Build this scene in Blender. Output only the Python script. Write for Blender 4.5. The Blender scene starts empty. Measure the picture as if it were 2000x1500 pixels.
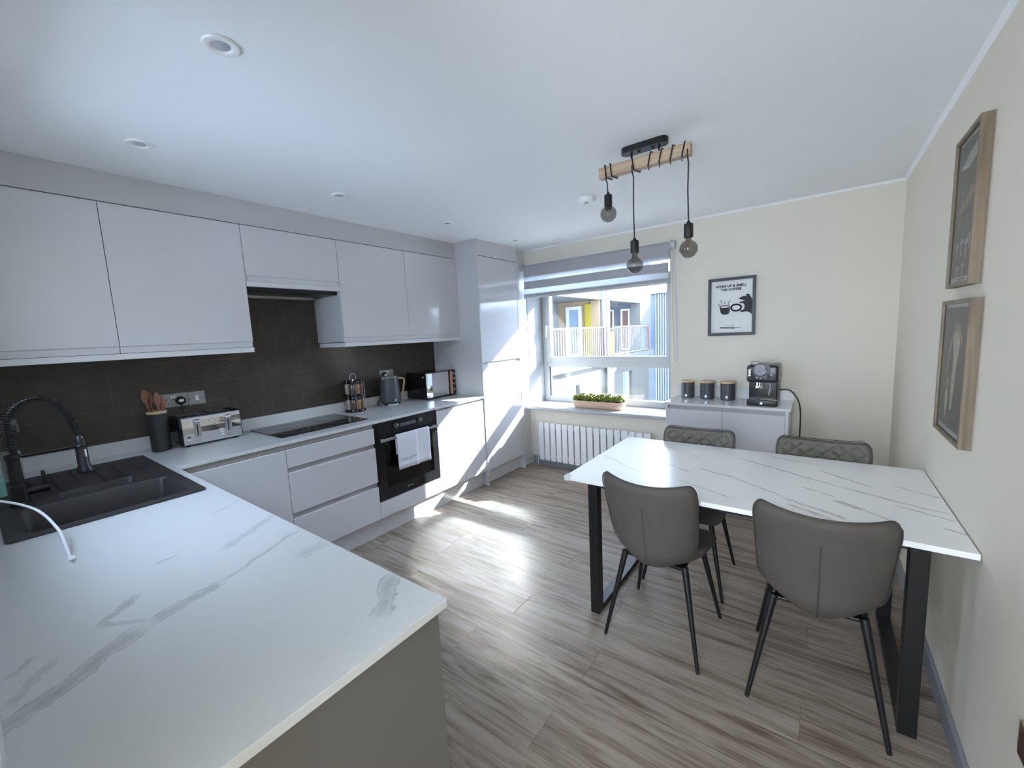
import bpy, bmesh, math, random
from mathutils import Vector, Matrix
S = bpy.context.scene
COL = S.collection
random.seed(7)

# ---------------------------------------------------------------- camera
cd = bpy.data.cameras.new('camera'); cam = bpy.data.objects.new('camera', cd); COL.objects.link(cam)
cd.sensor_width = 36.0; cd.lens = 804.3 / 2000 * 36.0; cd.clip_start = 0.01; cd.clip_end = 200
cR = Vector((0.80243928, 0.59485788, -0.04727901)); cU = Vector((-0.03476487, 0.12569711, 0.99145935)); cF = cU.cross(cR)
M = Matrix((cR, cU, -cF)).transposed().to_4x4() if False else Matrix((cR, cU, cR.cross(cU))).transposed().to_4x4()
M.translation = Vector((3.1402, -0.1448, 1.4423)); cam.matrix_world = M
S.camera = cam

# ---------------------------------------------------------------- light and exposure
W = bpy.data.worlds.new('sky'); S.world = W; W.use_nodes = True
bg = W.node_tree.nodes['Background']
bg.inputs['Color'].default_value = (0.60, 0.735, 1.0, 1); bg.inputs['Strength'].default_value = 3.2
SUND = Vector((-0.703, -1.0, -0.654)).normalized()
sl = bpy.data.lights.new('sun', 'SUN'); sl.energy = 8.0; sl.angle = math.radians(0.53); sl.color = (0.93, 0.965, 1.0)
so = bpy.data.objects.new('sun', sl); COL.objects.link(so); so.rotation_euler = SUND.to_track_quat('-Z', 'Y').to_euler()
def area(name, loc, d, sx, sy, e, col):
    l = bpy.data.lights.new(name, 'AREA'); l.shape = 'RECTANGLE'; l.size = sx; l.size_y = sy; l.energy = e; l.color = col
    o = bpy.data.objects.new(name, l); COL.objects.link(o); o.location = loc
    o.rotation_euler = Vector(d).to_track_quat('-Z', 'Y').to_euler(); return o
area('hall_fill', (2.98, -1.9, 1.35), (0, 1, 0.12), 0.7, 1.9, 16, (0.74, 0.86, 1.0))  # added fill light, standing in the unseen hall behind the camera
pt = area('window_portal', (1.35, 4.02, 1.4), (0, -1, 0), 1.5, 1.6, 1, (1, 1, 1)); pt.data.cycles.is_portal = True
p2 = area('fill_window_portal', (1.35, -0.32, 1.655), (0, 1, 0), 1.0, 0.81, 1, (1, 1, 1)); p2.data.cycles.is_portal = True  # portal for the added window over the sink
S.view_settings.view_transform = 'Standard'; S.view_settings.look = 'None'; S.view_settings.gamma = 1.0
S.view_settings.use_curve_mapping = False; S.view_settings.exposure = 2.46
try:
    c = S.cycles; c.use_denoising = True; c.denoiser = 'OPENIMAGEDENOISE'
    c.max_bounces = 12; c.diffuse_bounces = 7; c.glossy_bounces = 5; c.transmission_bounces = 6; c.transparent_max_bounces = 16
    c.caustics_reflective = True; c.caustics_refractive = False; c.blur_glossy = 0.0; c.sample_clamp_indirect = 0
except Exception as ex:
    print(ex)

# ---------------------------------------------------------------- materials
MATS = {}
def mat(name, col, rough=0.5, metal=0.0, ior=1.5, bump=0.0, bscale=200.0, var=0.0, vscale=8.0, coat=0.0, trans=0.0, alpha=1.0, spec=None):
    if name in MATS: return MATS[name]
    m = bpy.data.materials.new(name); m.use_nodes = True; nt = m.node_tree; b = nt.nodes['Principled BSDF']
    b.inputs['Base Color'].default_value = (*col, 1); b.inputs['Roughness'].default_value = rough
    b.inputs['Metallic'].default_value = metal; b.inputs['IOR'].default_value = ior
    b.inputs['Coat Weight'].default_value = coat; b.inputs['Coat Roughness'].default_value = 0.03
    b.inputs['Transmission Weight'].default_value = trans; b.inputs['Alpha'].default_value = alpha
    if spec is not None: b.inputs['Specular IOR Level'].default_value = spec
    tc = nt.nodes.new('ShaderNodeTexCoord')
    if var > 0:
        n = nt.nodes.new('ShaderNodeTexNoise'); n.inputs['Scale'].default_value = vscale; n.inputs['Detail'].default_value = 5
        nt.links.new(tc.outputs['Object'], n.inputs['Vector'])
        mr = nt.nodes.new('ShaderNodeMapRange'); mr.inputs['To Min'].default_value = 1 - var; mr.inputs['To Max'].default_value = 1 + var
        nt.links.new(n.outputs['Fac'], mr.inputs['Value'])
        h = nt.nodes.new('ShaderNodeVectorMath'); h.operation = 'SCALE'; h.inputs[0].default_value = col
        nt.links.new(mr.outputs['Result'], h.inputs['Scale']); nt.links.new(h.outputs['Vector'], b.inputs['Base Color'])
    if bump > 0:
        n2 = nt.nodes.new('ShaderNodeTexNoise'); n2.inputs['Scale'].default_value = bscale; n2.inputs['Detail'].default_value = 3
        nt.links.new(tc.outputs['Object'], n2.inputs['Vector'])
        bp = nt.nodes.new('ShaderNodeBump'); bp.inputs['Strength'].default_value = bump; bp.inputs['Distance'].default_value = 0.002
        nt.links.new(n2.outputs['Fac'], bp.inputs['Height']); nt.links.new(bp.outputs['Normal'], b.inputs['Normal'])
    MATS[name] = m; return m

def N(nt, t, **k):
    n = nt.nodes.new(t)
    for a, v in k.items():
        if a in ('op',): n.operation = v
        else:
            n.inputs[a].default_value = v
    return n
def math_(nt, op, a, b=None, c=None, clamp=False):
    n = nt.nodes.new('ShaderNodeMath'); n.operation = op; n.use_clamp = clamp
    for i, v in enumerate((a, b, c)):
        if v is None: continue
        if isinstance(v, (int, float)): n.inputs[i].default_value = v
        else: nt.links.new(v, n.inputs[i])
    return n.outputs[0]

def marble(name, base, veincol, veins, rough, wob=0.03):
    """white stone; each vein is a wandering stripe between two points of the slab (world metres)"""
    m = mat(name, base, rough); nt = m.node_tree; b = nt.nodes['Principled BSDF']
    geo = nt.nodes.new('ShaderNodeNewGeometry')
    nz = N(nt, 'ShaderNodeTexNoise', Scale=7.0, Detail=6.0, Roughness=0.65); nt.links.new(geo.outputs['Position'], nz.inputs['Vector'])
    nb = N(nt, 'ShaderNodeTexNoise', Scale=22.0, Detail=4.0); nt.links.new(geo.outputs['Position'], nb.inputs['Vector'])
    w1 = math_(nt, 'SUBTRACT', nz.outputs['Fac'], 0.5)
    sx = nt.nodes.new('ShaderNodeSeparateXYZ'); nt.links.new(geo.outputs['Position'], sx.inputs[0])
    tot = None
    for (x0, y0, x1, y1, wd, st) in veins:
        d = Vector((x1 - x0, y1 - y0)); L = d.length; d.normalize()
        # along = (p-p0).d ; across = (p-p0).n + wobble
        al = math_(nt, 'MULTIPLY', sx.outputs['X'], d.x); al = math_(nt, 'MULTIPLY_ADD', sx.outputs['Y'], d.y, al); al = math_(nt, 'SUBTRACT', al, x0 * d.x + y0 * d.y)
        ac = math_(nt, 'MULTIPLY', sx.outputs['X'], -d.y); ac = math_(nt, 'MULTIPLY_ADD', sx.outputs['Y'], d.x, ac); ac = math_(nt, 'SUBTRACT', ac, -x0 * d.y + y0 * d.x)
        ac = math_(nt, 'MULTIPLY_ADD', w1, wob * 2.2, ac)
        # width swells and pinches along the vein
        wv = math_(nt, 'MULTIPLY', nb.outputs['Fac'], wd * 2.0)
        e = math_(nt, 'DIVIDE', math_(nt, 'ABSOLUTE', ac), wv)
        body = math_(nt, 'SUBTRACT', 1.0, e, clamp=True)
        edge = math_(nt, 'SUBTRACT', 1.0, math_(nt, 'MULTIPLY', math_(nt, 'ABSOLUTE', math_(nt, 'SUBTRACT', e, 0.9)), 5.0), clamp=True)
        shp = math_(nt, 'MAXIMUM', math_(nt, 'MULTIPLY', math_(nt, 'POWER', body, 0.5), 0.62), math_(nt, 'MULTIPLY', edge, 0.85))
        win = math_(nt, 'MULTIPLY', math_(nt, 'MULTIPLY', al, 12.0 / max(L, .05) * 0.5, clamp=True), math_(nt, 'MULTIPLY', math_(nt, 'SUBTRACT', L, al), 12.0 / max(L, .05) * 0.5, clamp=True))
        v = math_(nt, 'MULTIPLY', math_(nt, 'MULTIPLY', shp, win), st)
        tot = v if tot is None else math_(nt, 'MAXIMUM', tot, v)
    nf = N(nt, 'ShaderNodeTexNoise', Scale=30.0, Detail=5.0); nt.links.new(geo.outputs['Position'], nf.inputs['Vector'])
    tot = math_(nt, 'MULTIPLY', tot, math_(nt, 'MULTIPLY_ADD', nf.outputs['Fac'], 1.6, 0.15), clamp=True)
    mx = nt.nodes.new('ShaderNodeMix'); mx.data_type = 'RGBA'
    nt.links.new(tot, mx.inputs['Factor']); mx.inputs['A'].default_value = (*base, 1); mx.inputs['B'].default_value = (*veincol, 1)
    nt.links.new(mx.outputs['Result'], b.inputs['Base Color']); return m

M_ceil = mat('ceiling_paint', (0.81, 0.82, 0.84), 0.9, bump=0.05, bscale=60)
M_wall = mat('greige_paint', (0.70, 0.65, 0.56), 0.85, bump=0.08, bscale=90)
M_trimg = mat('grey_skirting_paint', (0.24, 0.25, 0.27), 0.5)
M_white = mat('white_plastic', (0.80, 0.80, 0.79), 0.3)
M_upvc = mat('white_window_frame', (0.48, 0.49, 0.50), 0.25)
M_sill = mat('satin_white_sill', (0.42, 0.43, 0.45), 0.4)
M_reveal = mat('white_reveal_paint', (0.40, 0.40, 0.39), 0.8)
M_radi = mat('radiator_enamel', (0.78, 0.78, 0.80), 0.3)
M_gloss = mat('gloss_light_grey', (0.60, 0.59, 0.605), 0.11, ior=1.62)
M_glossl = mat('gloss_light_grey_flat_edge', (0.66, 0.66, 0.67), 0.2)
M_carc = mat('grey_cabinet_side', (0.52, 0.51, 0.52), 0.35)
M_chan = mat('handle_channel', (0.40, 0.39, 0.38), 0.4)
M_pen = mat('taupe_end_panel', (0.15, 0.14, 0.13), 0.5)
M_black = mat('black_gloss', (0.008, 0.008, 0.009), 0.08)
M_blackm = mat('matt_black_metal', (0.006, 0.006, 0.006), 0.38, bump=0.04)
M_steel = mat('brushed_steel', (0.55, 0.55, 0.55), 0.3, metal=1)
M_chrome = mat('chrome', (0.75, 0.75, 0.76), 0.05, metal=1)
M_sink = mat('charcoal_composite', (0.034, 0.029, 0.029), 0.45, bump=0.3, bscale=900, var=0.15, vscale=300)
M_slate = mat('slate_grey_enamel', (0.058, 0.064, 0.073), 0.38, bump=0.05)
M_slatem = mat('charcoal_ceramic', (0.026, 0.027, 0.027), 0.6, bump=0.1)
M_bamboo = mat('bamboo', (0.60, 0.42, 0.24), 0.5, var=0.15, vscale=40)
M_spoon = mat('cherry_wood', (0.24, 0.10, 0.055), 0.5, var=0.2, vscale=30)
M_copper = mat('rose_copper', (0.62, 0.33, 0.22), 0.3, metal=0.8)
M_mirror = mat('mirror_glass', (0.62, 0.62, 0.62), 0.03, metal=1)
M_towel = mat('white_cotton', (0.72, 0.73, 0.80), 0.9, bump=0.5, bscale=500)
M_pot = mat('blush_planter', (0.55, 0.39, 0.29), 0.6)
M_leaf = mat('moss_green_leaf', (0.19, 0.21, 0.03), 0.7, var=0.7, vscale=60)
M_soil = mat('dark_green_moss', (0.02, 0.028, 0.008), 0.9)
M_chair = mat('taupe_suede', (0.080, 0.068, 0.059), 0.75, bump=0.25, bscale=700, var=0.13, vscale=25)
M_chairf = mat('quilted_taupe_suede', (0.155, 0.143, 0.118), 0.7, bump=0.2, bscale=700, var=0.1, vscale=25)
M_pipe = mat('dark_piping', (0.055, 0.048, 0.043), 0.6)
M_paper = mat('white_paper', (0.70, 0.71, 0.70), 0.6)
M_ink = mat('black_ink', (0.015, 0.013, 0.013), 0.6)
M_beam = mat('oak_beam', (0.50, 0.33, 0.20), 0.6, var=0.2, vscale=30)
M_cable = mat('white_cable', (0.80, 0.82, 0.85), 0.35)
M_label = mat('white_label', (0.75, 0.75, 0.75), 0.5)
M_silver = mat('silver_badge', (0.7, 0.7, 0.72), 0.25, metal=0.6)
M_nickel = mat('satin_nickel', (0.34, 0.34, 0.35), 0.4, metal=0.5)

# oak frames
def grain_mat(name, c0, c1, axis, scale=18, stretch=0.06, rough=0.5):
    m = mat(name, c0, rough); nt = m.node_tree; b = nt.nodes['Principled BSDF']
    tc = nt.nodes['Texture Coordinate']; mp = nt.nodes.new('ShaderNodeMapping')
    sc = [scale] * 3; sc[axis] = scale * stretch; mp.inputs['Scale'].default_value = sc
    nt.links.new(tc.outputs['Object'], mp.inputs['Vector'])
    n = N(nt, 'ShaderNodeTexNoise', Scale=3.0, Detail=6.0, Distortion=0.6); nt.links.new(mp.outputs[0], n.inputs['Vector'])
    r = nt.nodes.new('ShaderNodeValToRGB'); r.color_ramp.elements[0].color = (*c1, 1); r.color_ramp.elements[1].color = (*c0, 1)
    r.color_ramp.elements[0].position = 0.3; r.color_ramp.elements[1].position = 0.65
    nt.links.new(n.outputs['Fac'], r.inputs['Fac']); nt.links.new(r.outputs['Color'], b.inputs['Base Color']); return m
M_frame = grain_mat('oak_picture_frame', (0.22, 0.165, 0.105), (0.125, 0.092, 0.055), 2)
M_oakbeam = grain_mat('pale_oak', (0.50, 0.37, 0.25), (0.32, 0.22, 0.14), 0)

# floor planks
def floor_mat():
    m = mat('greyed_oak_planks', (0.4, 0.33, 0.27), 0.45, spec=0.35); nt = m.node_tree; b = nt.nodes['Principled BSDF']
    geo = nt.nodes.new('ShaderNodeNewGeometry'); oi = nt.nodes.new('ShaderNodeObjectInfo')
    ad = nt.nodes.new('ShaderNodeVectorMath'); ad.operation = 'MULTIPLY_ADD'; ad.inputs[1].default_value = (1, 1, 1)
    sc = nt.nodes.new('ShaderNodeVectorMath'); sc.operation = 'SCALE'; sc.inputs[0].default_value = (13.7, 5.3, 9.1); nt.links.new(oi.outputs['Random'], sc.inputs['Scale'])
    nt.links.new(geo.outputs['Position'], ad.inputs[0]); nt.links.new(sc.outputs[0], ad.inputs[2])
    mp = nt.nodes.new('ShaderNodeMapping'); mp.inputs['Scale'].default_value = (1.3, 17, 1); nt.links.new(ad.outputs[0], mp.inputs['Vector'])
    n1 = N(nt, 'ShaderNodeTexNoise', Scale=1.6, Detail=8.0, Roughness=0.62, Distortion=0.8); nt.links.new(mp.outputs[0], n1.inputs['Vector'])
    mp2 = nt.nodes.new('ShaderNodeMapping'); mp2.inputs['Scale'].default_value = (6, 130, 1); nt.links.new(ad.outputs[0], mp2.inputs['Vector'])
    n2 = N(nt, 'ShaderNodeTexNoise', Scale=1.0, Detail=3.0); nt.links.new(mp2.outputs[0], n2.inputs['Vector'])
    r = nt.nodes.new('ShaderNodeValToRGB'); e = r.color_ramp.elements
    e[0].position = 0.30; e[0].color = (0.115, 0.075, 0.052, 1); e[1].position = 0.72; e[1].color = (0.37, 0.315, 0.262, 1)
    k = e.new(0.42); k.color = (0.215, 0.165, 0.127, 1); k = e.new(0.53); k.color = (0.30, 0.245, 0.20, 1)
    f = math_(nt, 'MULTIPLY_ADD', math_(nt, 'SUBTRACT', n2.outputs['Fac'], 0.5), 0.28, n1.outputs['Fac'])
    f = math_(nt, 'MULTIPLY_ADD', math_(nt, 'SUBTRACT', oi.outputs['Random'], 0.5), 0.09, f)
    nt.links.new(f, r.inputs['Fac']); nt.links.new(r.outputs['Color'], b.inputs['Base Color'])
    bp = nt.nodes.new('ShaderNodeBump'); bp.inputs['Strength'].default_value = 0.25; bp.inputs['Distance'].default_value = 0.001
    nt.links.new(n2.outputs['Fac'], bp.inputs['Height']); nt.links.new(bp.outputs['Normal'], b.inputs['Normal'])
    rr = math_(nt, 'MULTIPLY_ADD', n1.outputs['Fac'], 0.2, 0.40); nt.links.new(rr, b.inputs['Roughness']); return m
M_floor = floor_mat()

# dark brown splashback with thin geometric gold lines
def splash_mat():
    m = mat('brown_geometric_splashback', (0.05, 0.04, 0.033), 0.5); nt = m.node_tree; b = nt.nodes['Principled BSDF']
    geo = nt.nodes.new('ShaderNodeNewGeometry'); sx = nt.nodes.new('ShaderNodeSeparateXYZ'); nt.links.new(geo.outputs['Position'], sx.inputs[0])
    lines = None
    cell = N(nt, 'ShaderNodeTexVoronoi', Scale=9.0); nt.links.new(geo.outputs['Position'], cell.inputs['Vector'])
    csep = nt.nodes.new('ShaderNodeSeparateColor'); nt.links.new(cell.outputs['Color'], csep.inputs[0])
    for i, (a, p, ch) in enumerate(((30, .075, 'Red'), (-30, .075, 'Green'), (90, .075, 'Blue'), (0, .13, 'Red'))):
        ca, sa = math.cos(math.radians(a)), math.sin(math.radians(a))
        t = math_(nt, 'MULTIPLY', sx.outputs['Y'], -sa / p); t = math_(nt, 'MULTIPLY_ADD', sx.outputs['Z'], ca / p, t)
        t = math_(nt, 'ABSOLUTE', math_(nt, 'SUBTRACT', math_(nt, 'FRACT', t), 0.5))
        l = math_(nt, 'SUBTRACT', 1.0, math_(nt, 'MULTIPLY', t, 45.0), clamp=True)
        msk = math_(nt, 'GREATER_THAN', csep.outputs[ch], 0.45)
        l = math_(nt, 'MULTIPLY', l, msk)
        lines = l if lines is None else math_(nt, 'MAXIMUM', lines, l)
    nz = N(nt, 'ShaderNodeTexNoise', Scale=6.0, Detail=8.0, Roughness=0.7); nt.links.new(geo.outputs['Position'], nz.inputs['Vector'])
    r = nt.nodes.new('ShaderNodeValToRGB'); r.color_ramp.elements[0].position = 0.3; r.color_ramp.elements[1].position = 0.7
    r.color_ramp.elements[0].color = (0.040, 0.030, 0.023, 1); r.color_ramp.elements[1].color = (0.074, 0.058, 0.045, 1)
    nt.links.new(nz.outputs['Fac'], r.inputs['Fac'])
    mx = nt.nodes.new('ShaderNodeMix'); mx.data_type = 'RGBA'; nt.links.new(math_(nt, 'MULTIPLY', lines, math_(nt, 'MULTIPLY', nz.outputs['Fac'], 0.75)), mx.inputs['Factor'])
    nt.links.new(r.outputs['Color'], mx.inputs['A']); mx.inputs['B'].default_value = (0.19, 0.16, 0.125, 1)
    nt.links.new(mx.outputs['Result'], b.inputs['Base Color']); return m
M_splash = splash_mat()

M_work = marble('white_marble_worktop', (0.62, 0.63, 0.63), (0.27, 0.27, 0.28), [
    (2.18, -0.22, 2.02, 0.03, 0.020, 0.75), (2.03, 0.02, 1.98, 0.18, 0.016, 0.8), (1.99, 0.15, 1.87, 0.43, 0.006, 0.8),
    (1.81, 0.22, 1.67, 0.44, 0.013, 0.55), (2.035, 0.33, 2.02, 0.42, 0.02, 0.5), (2.43, 0.30, 2.32, 0.44, 0.020, 0.75),
    (1.96, -0.04, 1.86, 0.04, 0.010, 0.75), (2.02, 0.03, 1.93, -0.03, 0.008, 0.7), (1.735, 0.10, 1.715, 0.16, 0.004, 0.7), (2.10, -0.17, 2.0, -0.10, 0.009, 0.5),
    (1.48, 0.31, 1.42, 0.42, 0.005, 0.5), (2.0, -0.165, 1.95, -0.13, 0.007, 0.6),
    (0.15, 1.85, 0.60, 1.70, 0.008, 0.35), (0.05, 2.2, 0.55, 2.5, 0.010, 0.3), (0.2, 0.62, 0.6, 0.9, 0.006, 0.25)], 0.22)
M_tab = marble('white_marble_tabletop', (0.86, 0.855, 0.85), (0.17, 0.165, 0.16), [
    (2.80, 2.27, 3.25, 2.00, 0.006, 0.9), (3.20, 2.03, 3.54, 1.88, 0.007, 0.8), (3.15, 2.22, 3.35, 2.06, 0.008, 0.7),
    (2.78, 1.98, 3.08, 1.76, 0.005, 0.8), (3.03, 1.79, 3.26, 1.65, 0.010, 0.7), (3.20, 1.84, 3.30, 1.78, 0.014, 0.9), (3.28, 1.80, 3.40, 1.70, 0.005, 0.8),
    (3.38, 1.90, 3.55, 1.81, 0.005, 0.8), (3.40, 2.14, 3.55, 2.04, 0.005, 0.6), (3.49, 1.745, 3.56, 1.71, 0.005, 0.8), (3.05, 1.73, 3.22, 1.62, 0.009, 0.7),
    (2.15, 2.00, 2.37, 1.84, 0.006, 0.5), (2.34, 1.86, 2.58, 1.73, 0.005, 0.5), (2.42, 2.05, 2.68, 1.90, 0.005, 0.6), (2.66, 2.00, 2.86, 1.92, 0.006, 0.8),
    (2.41, 2.32, 2.66, 2.16, 0.004, 0.5), (2.6, 1.8, 2.9, 1.66, 0.005, 0.5), (2.9, 2.38, 3.2, 2.28, 0.004, 0.6), (3.1, 1.95, 3.22, 1.87, 0.006, 0.7)], 0.20, wob=0.022)

def glass_mat(name, tint=(1, 1, 1), refl=1.0, rough=0.0):
    m = bpy.data.materials.new(name); m.use_nodes = True; nt = m.node_tree; nt.nodes.clear()
    out = nt.nodes.new('ShaderNodeOutputMaterial'); tr = nt.nodes.new('ShaderNodeBsdfTransparent'); tr.inputs[0].default_value = (*tint, 1)
    gl = nt.nodes.new('ShaderNodeBsdfGlossy'); gl.inputs['Roughness'].default_value = rough; gl.inputs[0].default_value = (0.9 * refl, 0.9 * refl, 0.9 * refl, 1)
    ge = nt.nodes.new('ShaderNodeNewGeometry'); dp = nt.nodes.new('ShaderNodeVectorMath'); dp.operation = 'DOT_PRODUCT'
    nt.links.new(ge.outputs['Incoming'], dp.inputs[0]); nt.links.new(ge.outputs['Normal'], dp.inputs[1])
    om = math_(nt, 'SUBTRACT', 1.0, math_(nt, 'ABSOLUTE', dp.outputs['Value']), clamp=True)
    fr = math_(nt, 'MULTIPLY_ADD', math_(nt, 'POWER', om, 5.0), 0.96, 0.04)
    mx = nt.nodes.new('ShaderNodeMixShader'); nt.links.new(fr, mx.inputs[0]); nt.links.new(tr.outputs[0], mx.inputs[1]); nt.links.new(gl.outputs[0], mx.inputs[2])
    nt.links.new(mx.outputs[0], out.inputs[0]); return m
M_glass = glass_mat('window_glass', (0.95, 0.98, 0.98))
M_smoke = glass_mat('smoked_bulb_glass', (0.52, 0.50, 0.48))
M_clear = glass_mat('clear_glass', (0.86, 0.90, 0.88))
M_green = glass_mat('green_soap_glass', (0.45, 0.80, 0.68))
def sheer_mat():
    m = bpy.data.materials.new('sheer_blind_fabric'); m.use_nodes = True; nt = m.node_tree; nt.nodes.clear()
    out = nt.nodes.new('ShaderNodeOutputMaterial'); tr = nt.nodes.new('ShaderNodeBsdfTransparent'); tr.inputs[0].default_value = (0.95, 0.96, 0.98, 1)
    tl = nt.nodes.new('ShaderNodeBsdfTranslucent'); tl.inputs[0].default_value = (0.8, 0.82, 0.86, 1)
    mx = nt.nodes.new('ShaderNodeMixShader'); mx.inputs[0].default_value = 0.6; nt.links.new(tr.outputs[0], mx.inputs[1]); nt.links.new(tl.outputs[0], mx.inputs[2]); nt.links.new(mx.outputs[0], out.inputs[0]); return m
M_sheer = sheer_mat()
def blind_mat():
    m = bpy.data.materials.new('grey_blind_fabric'); m.use_nodes = True; nt = m.node_tree; nt.nodes.clear()
    out = nt.nodes.new('ShaderNodeOutputMaterial'); df = nt.nodes.new('ShaderNodeBsdfDiffuse'); df.inputs[0].default_value = (0.6, 0.6, 0.62, 1)
    tl = nt.nodes.new('ShaderNodeBsdfTranslucent'); tl.inputs[0].default_value = (0.34, 0.33, 0.35, 1)
    geo = nt.nodes.new('ShaderNodeNewGeometry'); mp = nt.nodes.new('ShaderNodeMapping'); mp.inputs['Scale'].default_value = (8, 8, 300); nt.links.new(geo.outputs['Position'], mp.inputs[0])
    nz = N(nt, 'ShaderNodeTexNoise', Scale=1.0, Detail=3.0); nt.links.new(mp.outputs[0], nz.inputs['Vector'])
    r = nt.nodes.new('ShaderNodeValToRGB'); r.color_ramp.elements[0].color = (0.44, 0.43, 0.45, 1); r.color_ramp.elements[1].color = (0.64, 0.63, 0.65, 1)
    nt.links.new(nz.outputs['Fac'], r.inputs['Fac']); nt.links.new(r.outputs['Color'], df.inputs[0])
    mx = nt.nodes.new('ShaderNodeMixShader'); mx.inputs[0].default_value = 0.35; nt.links.new(df.outputs[0], mx.inputs[1]); nt.links.new(tl.outputs[0], mx.inputs[2]); nt.links.new(mx.outputs[0], out.inputs[0]); return m
M_blind = blind_mat()

# outside
M_pebble = mat('pebbledash_render', (0.095, 0.086, 0.074), 0.9, bump=1.0, bscale=60, var=0.8, vscale=26)
M_render = mat('pale_render', (0.12, 0.117, 0.11), 0.9, bump=0.5, bscale=60, var=0.06)
M_peach = mat('peach_render', (0.24, 0.165, 0.085), 0.8)
M_yellow = mat('yellow_panel', (0.27, 0.20, 0.008), 0.6, var=0.15, vscale=12)
M_grender = mat('grey_recess_render', (0.10, 0.105, 0.125), 0.8)
M_brown = mat('brown_door', (0.12, 0.06, 0.05), 0.6)
M_extglass = mat('outside_window_pane', (0.18, 0.24, 0.30), 0.08)
M_rail = mat('white_railing', (0.22, 0.225, 0.24), 0.5)
M_clad = mat('blue_grey_cladding', (0.085, 0.11, 0.15), 0.5, var=0.3, vscale=3)
M_pave = mat('asphalt', (0.12, 0.12, 0.12), 0.9, bump=0.4, var=0.2)

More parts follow.
